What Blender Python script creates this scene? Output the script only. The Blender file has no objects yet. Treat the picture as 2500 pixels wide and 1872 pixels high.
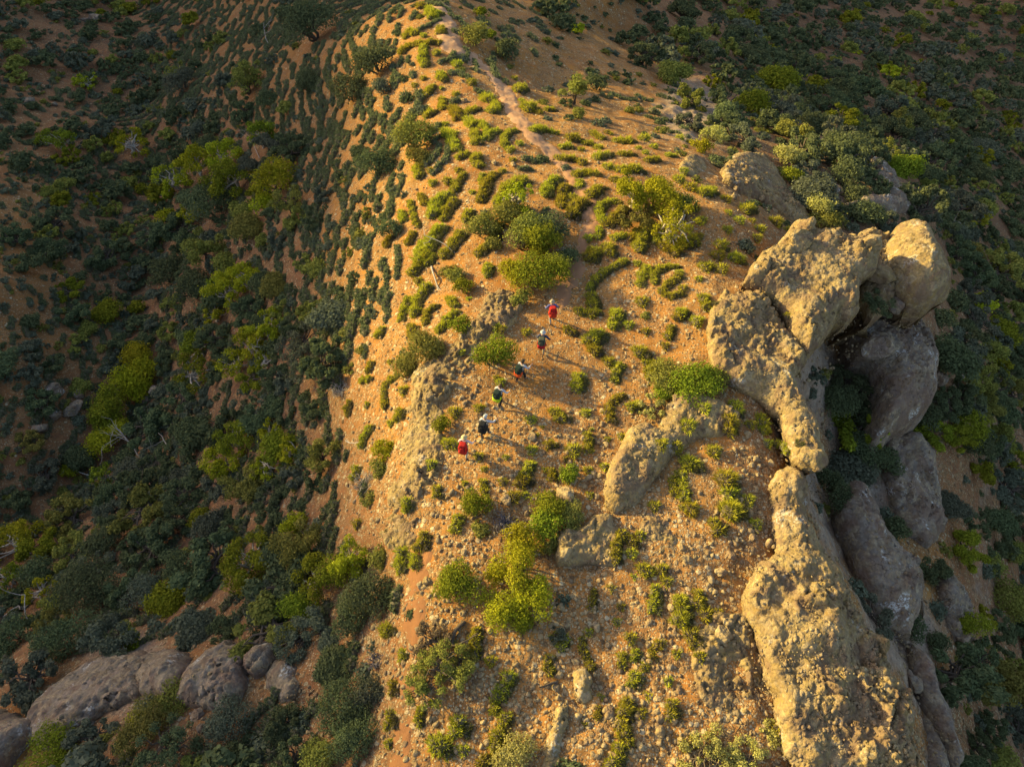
import bpy, math, random
import numpy as np
from mathutils import Vector, Matrix

# ------------------------------------------------------------------ camera, sky, sun, exposure
scene = bpy.context.scene
col = scene.collection
FPX, CX, CY, HCAM, PITCH = 1689.0, 1250.0, 936.0, 27.0, math.radians(55)
cam_d = bpy.data.cameras.new('camera'); cam = bpy.data.objects.new('camera', cam_d); col.objects.link(cam)
cam.location = (0, 0, HCAM); cam.rotation_euler = (math.radians(90) - PITCH, 0, 0)
cam_d.sensor_width = 36; cam_d.lens = 36 * FPX / 2500; cam_d.clip_end = 2000; cam_d.clip_start = 0.5
scene.camera = cam

SUN_EL, SUN_AZ = math.radians(19), (-0.915, 0.40)          # towards the sun, horizontal
n_ = math.hypot(*SUN_AZ); SUN_AZ = (SUN_AZ[0] / n_, SUN_AZ[1] / n_)
world = bpy.data.worlds.new('World'); scene.world = world; world.use_nodes = True
wn = world.node_tree; bg = wn.nodes['Background']
sky = wn.nodes.new('ShaderNodeTexSky'); sky.sky_type = 'NISHITA'; sky.sun_disc = False
sky.sun_elevation = SUN_EL; sky.sun_rotation = math.atan2(SUN_AZ[0], SUN_AZ[1])
sky.air_density = 1.0; sky.dust_density = 3.0; sky.ozone_density = 0.5
wn.links.new(sky.outputs[0], bg.inputs[0]); bg.inputs[1].default_value = 0.138
sun_d = bpy.data.lights.new('sun', 'SUN'); sun = bpy.data.objects.new('sun', sun_d); col.objects.link(sun)
sun_d.energy = 5.0; sun_d.angle = math.radians(1.2); sun_d.color = (1.0, 0.79, 0.27)
sdir = Vector((SUN_AZ[0] * math.cos(SUN_EL), SUN_AZ[1] * math.cos(SUN_EL), math.sin(SUN_EL)))
sun.rotation_euler = sdir.to_track_quat('Z', 'Y').to_euler()
sun.location = (-60, 30, 60)
scene.view_settings.view_transform = 'Standard'; scene.view_settings.look = 'None'
scene.view_settings.gamma = 1; scene.view_settings.exposure = 1.08
scene.cycles.max_bounces = 5; scene.cycles.diffuse_bounces = 2; scene.cycles.transmission_bounces = 3
scene.cycles.glossy_bounces = 1; scene.cycles.transparent_max_bounces = 4

rng = np.random.default_rng(7)
random.seed(7)

# ------------------------------------------------------------------ noise
def _hash(ix, iy, seed):
    h = (ix.astype(np.int64) * 374761393 + iy.astype(np.int64) * 668265263 + seed * 974634777) & 0x7fffffff
    h = ((h ^ (h >> 13)) * 1274126177) & 0x7fffffff
    h = (h ^ (h >> 16)) & 0x7fffffff
    return h / float(0x7fffffff)
def vnoise(x, y, seed=0):
    ix, iy = np.floor(x), np.floor(y); fx, fy = x - ix, y - iy
    ux, uy = fx * fx * fx * (fx * (fx * 6 - 15) + 10), fy * fy * fy * (fy * (fy * 6 - 15) + 10)
    a, b = _hash(ix, iy, seed), _hash(ix + 1, iy, seed); c, d = _hash(ix, iy + 1, seed), _hash(ix + 1, iy + 1, seed)
    return (a + (b - a) * ux + (c - a) * uy + (a - b - c + d) * ux * uy) * 2 - 1
def fbm(x, y, oct=4, seed=0):
    s = 0; a = 1.0; t = 0
    for o in range(oct):
        s = s + a * vnoise(x * 2 ** o + 17.3 * o, y * 2 ** o - 9.1 * o, seed + o); t += a; a *= .5
    return s / t
def worley(x, y, seed=0, jit=.9):
    """F1, F2 and the id of the nearest cell"""
    ix, iy = np.floor(x), np.floor(y)
    f1 = np.full(x.shape, 9.0); f2 = f1.copy(); cid = np.zeros(x.shape)
    for dx in (-1, 0, 1):
        for dy in (-1, 0, 1):
            cx, cy = ix + dx, iy + dy
            px = cx + .5 + jit * (_hash(cx, cy, seed) - .5); py = cy + .5 + jit * (_hash(cx, cy, seed + 5) - .5)
            d = np.hypot(px - x, py - y); nid = _hash(cx, cy, seed + 9)
            nearer = d < f1
            f2 = np.where(nearer, f1, np.minimum(f2, d)); cid = np.where(nearer, nid, cid); f1 = np.where(nearer, d, f1)
    return f1, f2, cid
def sstep(a, b, x):
    t = np.clip((x - a) / (b - a), 0, 1); return t * t * (3 - 2 * t)

# ------------------------------------------------------------------ pixel <-> place (photo pixels, 2500 x 1872)
cp, sp = math.cos(PITCH), math.sin(PITCH)
def ray(px, py):
    u = (np.asarray(px, float) - CX) / FPX; v = -(np.asarray(py, float) - CY) / FPX
    return u, cp + v * sp, -sp + v * cp
def project(x, y, z):
    zc = y * cp + (HCAM - z) * sp
    zc = np.where(zc < .5, .5, zc)
    yc = y * sp - (HCAM - z) * cp
    return CX + FPX * x / zc, CY - FPX * yc / zc, zc
def at_z(px, py, z):
    rx, ry, rz = ray(px, py); t = (z - HCAM) / rz
    return rx * t, ry * t

# control points of the relief: pixel and height
CTRL = """1300 870 0;1350 600 0;1200 300 -1.2;1100 100 -3;1050 0 -4;1300 1300 .3;1250 1600 .4;1500 1872 .3;1100 1100 0;1500 700 0;1600 900 .1;
1500 500 0;1650 1200 .2;1700 1500 .3;1450 1450 .2;1650 600 .1;1050 1450 .2;1010 1650 .1;1000 1872 .1;1150 780 0;1050 950 -.2;990 1200 -.1;
950 850 -1.6;900 1000 -2.4;930 1150 -1.8;940 1350 -1.5;1050 700 -1;950 600 -2.2;1000 400 -2;930 200 -4.5;900 60 -5.5;1050 480 -1;
870 780 -3.4;820 900 -4.2;850 1050 -4;830 1250 -3.8;860 1450 -2.4;880 1700 -1.6;780 1550 -3;
800 600 -6;720 700 -8.5;700 450 -11;800 300 -9.5;760 100 -11;620 150 -16;600 350 -16;600 550 -13.5;600 800 -13;700 900 -8.5;600 1000 -12;700 1150 -7.5;
600 1300 -8.5;650 1480 -5.5;700 1700 -3;400 1700 -4.5;550 1600 -5;400 1560 -8.5;250 1600 -9;150 1800 -7;30 1700 -9;450 1400 -11;300 1300 -14;450 1150 -15.5;450 900 -18.5;
450 650 -19.5;470 450 -20;450 250 -22;450 50 -25;
300 30 -29;330 250 -26;370 470 -24;390 700 -22.5;320 950 -21.5;180 1150 -20.5;60 1350 -18.5;60 1550 -13;
100 50 -24;100 300 -22;100 550 -19;150 750 -19;60 900 -17;50 1100 -18;0 700 -15.5;0 450 -18;0 0 -22;0 1250 -19;
1800 600 0;1880 850 0;1900 1100 0;1850 1300 .2;1950 1500 -.6;2100 1700 -1.6;2150 1872 -2;1800 1700 .2;1900 1250 -.2;
2060 880 -6.5;2062 1330 -5.5;1985 1300 -1.5;2060 1450 -2;2150 1600 -2.6;2130 1440 -6;2060 1000 -7;2020 930 -5.5;2060 1080 -7;2010 860 -4.5;1985 840 -2.5;2000 1180 -6;2100 1100 -7.5;2070 1300 -6;2200 1450 -6.5;2250 1650 -6.5;2320 1850 -7;
2200 700 -6;2150 820 -5.5;2300 900 -8;2300 1100 -9.5;2320 1300 -9.5;2360 1500 -10;2380 1700 -10.5;2480 1800 -14;
2450 1500 -15;2450 1200 -16;2430 1000 -16;2480 800 -24;2380 760 -17;2350 600 -20;
1500 280 -5.8;1400 200 -7.6;1450 380 -1.3;1600 400 -.7;1650 470 -.2;1780 520 -.1;1250 180 -4.9;1200 40 -7.5;1350 60 -11.5;
1650 290 -7;1750 330 -6.8;1850 450 -4.5;2000 500 -6;2100 500 -7;2180 500 -8;1900 360 -8.5;2050 400 -8.5;2130 400 -9.5;1980 560 -5;2120 560 -6;
1600 180 -13;1750 200 -17;1900 270 -20;2080 300 -23;2250 450 -21;1500 80 -17;1650 0 -28;1800 80 -29;2000 150 -34;2200 300 -28;2400 500 -30;2500 700 -30;
2000 0 -44;2250 100 -47;2500 0 -60;2500 300 -48;1400 0 -17"""
C_ = np.array([[float(v) for v in s.split()] for s in CTRL.replace('\n', '').split(';') if s.strip()])
cxw, cyw = at_z(C_[:, 0], C_[:, 1], C_[:, 2])
extra = np.array([[-5, -14, 0], [10, -14, 0], [-25, -12, -7], [-45, -12, -12], [25, -14, -11], [45, -12, -26], [60, 10, -38], [90, 40, -52], [140, 120, -75],
                  [100, 200, -70], [30, 190, -45], [-15, 110, -12], [-30, 170, -25], [-90, 180, -40], [8, 90, -9], [-3, 130, -12], [-60, 15, -12], [-90, 60, -12], [-100, 120, -25]], float)
PX_ = np.concatenate([cxw, extra[:, 0]]); PY_ = np.concatenate([cyw, extra[:, 1]]); PZ_ = np.concatenate([C_[:, 2], extra[:, 2]])
c2 = 1.6 ** 2
def kern(dx, dy): return -np.sqrt(dx * dx + dy * dy + c2)
N_ = len(PX_)
A_ = np.zeros((N_ + 3, N_ + 3)); A_[:N_, :N_] = kern(PX_[:, None] - PX_[None], PY_[:, None] - PY_[None])
A_[:N_, N_] = 1; A_[:N_, N_ + 1] = PX_; A_[:N_, N_ + 2] = PY_; A_[N_:, :N_] = A_[:N_, N_:].T
A_[:N_, :N_] = kern(PX_[:, None] - PX_[None], PY_[:, None] - PY_[None]) + np.eye(N_) * .25
W_ = np.linalg.solve(A_, np.concatenate([PZ_, [0, 0, 0]]))
def base_z(x, y):
    x = np.asarray(x, float); y = np.asarray(y, float); sh = x.shape; xf, yf = x.ravel(), y.ravel(); out = np.empty(xf.size)
    for i in range(0, xf.size, 40000):
        a, b = xf[i:i + 40000], yf[i:i + 40000]
        out[i:i + 40000] = kern(a[:, None] - PX_[None], b[:, None] - PY_[None]) @ W_[:N_] + W_[N_] + W_[N_ + 1] * a + W_[N_ + 2] * b
    return out.reshape(sh)

# the western hill whose skyline throws the long shade over the left slope
SHADE = [(905, -60), (880, 60), (890, 200), (900, 330), (905, 450), (890, 560), (845, 690), (812, 800), (830, 900), (850, 1010), (880, 1120), (895, 1250), (930, 1340), (985, 1440), (1010, 1560), (1005, 1700), (1010, 1860)]
HILL_D = 380.0
def z0_hit(px, py):
    rx, ry, rz = ray(px, py); t = 20.0
    for k in range(400):
        if HCAM + rz * t < base_z(np.array([rx * t]), np.array([ry * t]))[0]: break
        t += .35
    return rx * t, ry * t, HCAM + rz * t
sk = []
for (px, py) in SHADE:
    X, Y, Z = z0_hit(px, py); D = X * SUN_AZ[0] + Y * SUN_AZ[1]; S = X * -SUN_AZ[1] + Y * SUN_AZ[0]
    sk.append((-S, Z + math.tan(SUN_EL) * (HILL_D - D)))
ztop = max(b for a, b in sk); sk += [(68, ztop), (88, ztop + 25), (150, ztop + 40), (-60, ztop - 8)]; sk.sort(); SKS = np.array([a for a, b in sk]); SKZ = np.array([b for a, b in sk])  # unseen skyline fitted to the shade edge, raised to shade the far right too
def hill_z(x, y):
    D = x * SUN_AZ[0] + y * SUN_AZ[1]; S = x * SUN_AZ[1] - y * SUN_AZ[0]
    top = np.interp(S, SKS, SKZ)
    return np.where(D < HILL_D, top - (HILL_D - D) * .85, top - (D - HILL_D) * .5)
def macro_z(x, y):
    b = base_z(x, y); h = hill_z(x, y)
    k = 3.0; m = np.clip(.5 + .5 * (h - b) / k, 0, 1)
    return b * (1 - m) + h * m + k * m * (1 - m) * .5 * (h > -900)
def detail_z(x, y):
    far = sstep(25, 60, np.hypot(x, y))
    z = (.22 + .15 * far) * fbm(x / 3.1, y / 3.1, 3, 11) + .05 * fbm(x / .5, y / .5, 3, 21)
    return z
def ground_z(x, y): return macro_z(x, y) + detail_z(x, y)

# ------------------------------------------------------------------ mesh and tagging helpers
def make_mesh(name, V, F, mats, midx=None, smooth=False, attrs=None):
    V = np.asarray(V, np.float32); me = bpy.data.meshes.new(name)
    me.vertices.add(len(V)); me.vertices.foreach_set('co', V.ravel())
    if isinstance(F, np.ndarray): Fs = [F]
    else: Fs = F
    loops = np.concatenate([f.ravel() for f in Fs]).astype(np.int32)
    sizes = np.concatenate([np.full(len(f), f.shape[1]) for f in Fs]).astype(np.int32)
    starts = np.concatenate([[0], np.cumsum(sizes)[:-1]]).astype(np.int32)
    me.loops.add(len(loops)); me.loops.foreach_set('vertex_index', loops)
    me.polygons.add(len(sizes)); me.polygons.foreach_set('loop_start', starts); me.polygons.foreach_set('loop_total', sizes)
    if midx is not None: me.polygons.foreach_set('material_index', np.asarray(midx, np.int32))
    if smooth is True: me.polygons.foreach_set('use_smooth', np.ones(len(sizes), bool))
    elif smooth is not False: me.polygons.foreach_set('use_smooth', np.asarray(smooth, bool))
    for k, v in (attrs or {}).items():
        a = me.attributes.new(k, 'FLOAT', 'POINT'); a.data.foreach_set('value', np.asarray(v, np.float32))
    for m in (mats if isinstance(mats, (list, tuple)) else [mats]): me.materials.append(m)
    me.update(); me.validate()
    return me
def link(name, data, parent=None, loc=None):
    o = bpy.data.objects.new(name, data); col.objects.link(o)
    if parent is not None: o.parent = parent
    if loc is not None: o.location = loc
    return o
def tag(o, label=None, cat=None, group=None, kind=None):
    if label: o['label'] = label
    if cat: o['category'] = cat
    if group: o['group'] = group
    if kind: o['kind'] = kind
    return o

# ------------------------------------------------------------------ materials
class NT:
    def __init__(s, name):
        s.m = bpy.data.materials.new(name); s.m.use_nodes = True; s.t = s.m.node_tree; s.t.nodes.clear()
        s.out = s.n('OutputMaterial')
    def n(s, typ, **kw):
        nd = s.t.nodes.new('ShaderNode' + typ)
        for k, v in kw.items(): setattr(nd, k, v)
        return nd
    def l(s, a, b): s.t.links.new(a, b)
    def val(s, sock, v):
        if hasattr(v, 'links') or hasattr(v, 'is_output'): s.l(v, sock)
        else: sock.default_value = v
    def coords(s): return s.n('NewGeometry').outputs['Position']
    def noise(s, scale, detail=3, vec=None, rough=.6):
        nd = s.n('TexNoise'); nd.inputs['Scale'].default_value = scale; nd.inputs['Detail'].default_value = detail; nd.inputs['Roughness'].default_value = rough
        if vec is not None: s.l(vec, nd.inputs['Vector'])
        return nd.outputs['Fac']
    def vor(s, scale, vec=None, feature='F1', rnd=1.0):
        nd = s.n('TexVoronoi'); nd.feature = feature; nd.inputs['Scale'].default_value = scale; nd.inputs['Randomness'].default_value = rnd
        if vec is not None: s.l(vec, nd.inputs['Vector'])
        return nd
    def ramp(s, fac, stops, interp='LINEAR'):
        nd = s.n('ValToRGB'); cr = nd.color_ramp; cr.interpolation = interp
        while len(cr.elements) > 1: cr.elements.remove(cr.elements[-1])
        for i, (p, c) in enumerate(stops):
            e = cr.elements[0] if i == 0 else cr.elements.new(p)
            e.position = p; e.color = (c[0], c[1], c[2], 1) if hasattr(c, '__len__') else (c, c, c, 1)
        s.l(fac, nd.inputs[0]); return nd.outputs[0]
    def mix(s, fac, a, b, mode='MIX'):
        nd = s.n('Mix', data_type='RGBA', blend_type=mode); nd.clamp_factor = True
        s.val(nd.inputs[0], fac)
        for sock, v in ((nd.inputs[6], a), (nd.inputs[7], b)):
            if isinstance(v, tuple): sock.default_value = (*v, 1)
            else: s.l(v, sock)
        return nd.outputs[2]
    def math(s, op, a, b=0.0):
        nd = s.n('Math', operation=op); s.val(nd.inputs[0], a); s.val(nd.inputs[1], b); return nd.outputs[0]
    def attr(s, name): return s.n('Attribute', attribute_name=name).outputs['Fac']
    def bump(s, h, strength, dist, prev=None):
        nd = s.n('Bump'); nd.inputs['Strength'].default_value = strength; nd.inputs['Distance'].default_value = dist
        s.l(h, nd.inputs['Height'])
        if prev is not None: s.l(prev, nd.inputs['Normal'])
        return nd.outputs[0]
    def bsdf(s, color, rough=.9, normal=None, spec=.2):
        nd = s.n('BsdfPrincipled'); nd.inputs['Specular IOR Level'].default_value = spec
        if isinstance(color, tuple): nd.inputs['Base Color'].default_value = (*color, 1)
        else: s.l(color, nd.inputs['Base Color'])
        s.val(nd.inputs['Roughness'], rough)
        if normal is not None: s.l(normal, nd.inputs['Normal'])
        return nd.outputs[0]
    def done(s, sh): s.l(sh, s.out.inputs[0]); return s.m

def mat_ground(name='ground_soil'):
    t = NT(name); P = t.coords()
    big = t.noise(.22, 4, P); mid = t.noise(1.3, 4, P)
    soil = t.ramp(big, [(.3, (.31, .120, .030)), (.5, (.385, .170, .040)), (.7, (.42, .215, .060))])
    far_ = t.noise(.55, 6, P, .7)
    red = t.math('MULTIPLY', t.ramp(t.attr('litter'), [(.12, 0), (.40, 1)]), .75)
    soil = t.mix(red, soil, (.215, .088, .048))
    soil = t.mix(t.ramp(far_, [(.48, 0), (.62, .6)]), soil, (.16, .085, .04))
    soil = t.mix(t.ramp(mid, [(.35, 0), (.65, .8)]), soil, (.31, .155, .060), 'MIX')
    rub = t.attr('rubble')
    # pebbles, three sizes: each cell its own colour
    nrm = None
    colr = soil
    for sc, lo, hi, dist in ((19, .80, .46, .012), (10, .82, .44, .03), (4.6, .95, .46, .06)):
        v = t.vor(sc, P)
        rnd = t.n('SeparateColor'); t.l(v.outputs['Color'], rnd.inputs[0])
        keep = t.math('ADD', rnd.outputs[0], t.math('MULTIPLY', rub, .55))
        keep = t.math('ADD', keep, t.math('MULTIPLY', t.math('SUBTRACT', mid, .5), 1.2))
        mask = t.math('MULTIPLY', t.ramp(keep, [(lo, 0), (lo + .10, 1)]), t.ramp(v.outputs['Distance'], [(hi, 1), (hi + .12, 0)]))
        stone = t.ramp(rnd.outputs[1], [(0, (.14, .08, .04)), (.35, (.26, .155, .07)), (.7, (.38, .26, .13)), (1, (.54, .43, .27))])
        colr = t.mix(mask, colr, stone)
        hgt = t.math('MULTIPLY', mask, t.math('SUBTRACT', 1.0, v.outputs['Distance']))
        nrm = t.bump(hgt, 1.0, dist, nrm)
    rock = t.attr('rock')
    colr = t.mix(t.math('MULTIPLY', rock, .8), colr, t.ramp(mid, [(.3, (.22, .17, .13)), (.7, (.40, .32, .25))]))
    litter = t.attr('litter')
    colr = t.mix(t.math('MULTIPLY', litter, t.ramp(t.noise(5, 3, P), [(.35, 0), (.6, .9)])), colr, (.10, .065, .045))
    nrm = t.bump(t.noise(30, 3, P), .6, .01, nrm)
    return t.done(t.bsdf(colr, .95, nrm, .1))
def mat_rock(name, a, b, c, lichen=(.62, .60, .55), lich=.5):
    t = NT(name); P = t.coords()
    big = t.noise(.7, 5, P); fine = t.noise(7, 4, P)
    base = t.ramp(big, [(.3, a), (.5, b), (.7, c)])
    v = t.vor(3.2, P); w = t.vor(8.5, P)
    rnd = t.n('SeparateColor'); t.l(v.outputs['Color'], rnd.inputs[0])
    base = t.mix(t.ramp(rnd.outputs[0], [(.3, .0), (.9, .55)]), base, t.ramp(rnd.outputs[1], [(0, (.19, .12, .06)), (.5, (.35, .255, .13)), (1, (.50, .39, .23))]))
    r2 = t.n('SeparateColor'); t.l(w.outputs['Color'], r2.inputs[0])
    base = t.mix(t.ramp(r2.outputs[0], [(.4, .0), (1, .5)]), base, t.ramp(r2.outputs[2], [(0, (.21, .125, .065)), (1, (.48, .365, .21))]))
    base = t.mix(t.ramp(fine, [(.35, .55), (.6, 0)]), base, (.13, .10, .08))
    st_ = t.n('TexNoise'); st_.inputs['Scale'].default_value = .55; st_.inputs['Detail'].default_value = 6; st_.inputs['Distortion'].default_value = 1.6; t.l(P, st_.inputs['Vector'])
    base = t.mix(t.ramp(st_.outputs['Fac'], [(.50, 0), (.60, .55)]), base, (.16, .095, .065))
    wv = t.n('VectorMath', operation='ADD'); nv = t.n('TexNoise'); nv.inputs['Scale'].default_value = 1.3; nv.inputs['Detail'].default_value = 4; t.l(P, nv.inputs['Vector']); t.l(P, wv.inputs[0]); t.l(nv.outputs['Color'], wv.inputs[1])
    crk = t.math('MULTIPLY', t.ramp(t.vor(.75, wv.outputs[0], 'DISTANCE_TO_EDGE').outputs['Distance'], [(.0, .8), (.022, 0)]), t.ramp(t.noise(.8, 2, P), [(.50, 0), (.56, 1)]))
    base = t.mix(crk, base, (.05, .035, .025))
    li = t.math('MULTIPLY', t.ramp(t.noise(.9, 3, P), [(.60, 0), (.68, 1)]), t.ramp(t.noise(9, 4, P), [(.48, 0), (.56, lich)]))
    base = t.mix(li, base, lichen)
    n = t.bump(v.outputs['Distance'], .8, -.08); n = t.bump(w.outputs['Distance'], .8, -.04, n); n = t.bump(t.noise(22, 5, P), .7, .02, n)
    return t.done(t.bsdf(base, .92, n, .15))
def mat_leaf(name, dark, mid, light, trans=.35, tint=.25):
    t = NT(name); a = t.attr('rnd')
    oi = t.n('ObjectInfo').outputs['Random']
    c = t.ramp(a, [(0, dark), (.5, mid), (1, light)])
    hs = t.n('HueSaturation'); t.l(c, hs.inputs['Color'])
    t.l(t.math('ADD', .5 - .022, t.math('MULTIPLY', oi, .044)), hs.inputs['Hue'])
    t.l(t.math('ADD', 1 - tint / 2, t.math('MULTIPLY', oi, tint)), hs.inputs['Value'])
    d = t.n('BsdfDiffuse'); t.l(hs.outputs[0], d.inputs[0])
    tr = t.n('BsdfTranslucent'); t.l(hs.outputs[0], tr.inputs[0])
    mx = t.n('MixShader'); mx.inputs[0].default_value = trans; t.l(d.outputs[0], mx.inputs[1]); t.l(tr.outputs[0], mx.inputs[2])
    return t.done(mx.outputs[0])
def mat_plain(name, color, rough=.85, var=.25, scale=12):
    t = NT(name); c = t.mix(t.ramp(t.noise(scale, 3, t.n('TexCoord').outputs['Object']), [(.35, 0), (.65, 1)]), tuple(x * (1 - var) for x in color), tuple(min(1, x * (1 + var)) for x in color))
    return t.done(t.bsdf(c, rough))
M = {}
M['ground'] = mat_ground()
t = NT('path_dirt'); P = t.coords(); v = t.vor(11, P)
c = t.ramp(t.noise(1.1, 4, P), [(.3, (.40, .21, .115)), (.7, (.49, .30, .18))])
r_ = t.n('SeparateColor'); t.l(v.outputs['Color'], r_.inputs[0])
c = t.mix(t.math('MULTIPLY', t.ramp(r_.outputs[0], [(.7, 0), (.9, .6)]), t.ramp(v.outputs['Distance'], [(.25, 1), (.45, 0)])), c, (.50, .36, .24))
c = t.mix(t.attr('worn'), (.27, .125, .055), c)
M['path'] = t.done(t.bsdf(c, .95, t.bump(t.noise(14, 4, P), .6, .02), .1))
M['rock'] = mat_rock('rock_conglomerate', (.20, .125, .045), (.29, .20, .075), (.36, .26, .105), lich=.4)
M['rock_gray'] = mat_rock('rock_gray_weathered', (.15, .12, .09), (.23, .19, .15), (.28, .20, .155), lich=.8)
M['stone'] = mat_rock('loose_stone', (.24, .16, .075), (.35, .25, .12), (.46, .35, .19), lich=.15)
LEAF = {
    'spinifex': ((.11, .10, .055), (.47, .44, .04), (.66, .58, .07)),
    'spinifex_gray': ((.09, .10, .055), (.17, .19, .09), (.27, .29, .14)),
    'thatch': ((.11, .09, .06), (.16, .13, .085), (.24, .19, .12)),
    'dark': ((.050, .062, .034), (.110, .135, .062), (.19, .215, .095)),
    'gray': ((.070, .078, .052), (.125, .138, .088), (.21, .22, .145)),
    'olive': ((.09, .085, .025), (.22, .215, .048), (.36, .33, .08)),
    'green': ((.07, .08, .012), (.20, .225, .022), (.36, .38, .035)),
    'lime': ((.13, .12, .012), (.33, .325, .020), (.52, .49, .035)),
    'pale': ((.20, .17, .06), (.37, .34, .10), (.52, .46, .17)),
    'brown': ((.10, .07, .04), (.24, .18, .10), (.38, .29, .17)),
}
for k, v in LEAF.items(): M[k] = mat_leaf('leaf_' + k, *v, trans=.12 if k == 'thatch' else .35)
M['bark'] = mat_plain('bark', (.10, .075, .055)); M['palebark'] = mat_plain('bark_pale', (.42, .36, .29)); M['deadwood'] = mat_plain('dead_wood', (.38, .33, .28)); M['twig'] = mat_plain('gray_twig', (.16, .14, .15))

# ------------------------------------------------------------------ rock outcrops as surfaces over the relief
def off(x0, y0, pts): return [(x0 + a / 2.587, y0 + b / 2.587) for a, b in pts]
def poly_dist(x, y, poly):
    """signed distance, positive inside"""
    d = np.full(x.shape, 1e9); ins = np.zeros(x.shape, bool); n = len(poly)
    for i in range(n):
        ax, ay = poly[i]; bx, by = poly[(i + 1) % n]; ex, ey = bx - ax, by - ay
        tt = np.clip(((x - ax) * ex + (y - ay) * ey) / (ex * ex + ey * ey + 1e-12), 0, 1)
        d = np.minimum(d, np.hypot(x - ax - ex * tt, y - ay - ey * tt))
        c = ((ay > y) != (by > y)); xi = ax + (y - ay) * ex / (ey if abs(ey) > 1e-9 else 1e-9)
        ins ^= c & (x < xi)
    return np.where(ins, d, -d)
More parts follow.
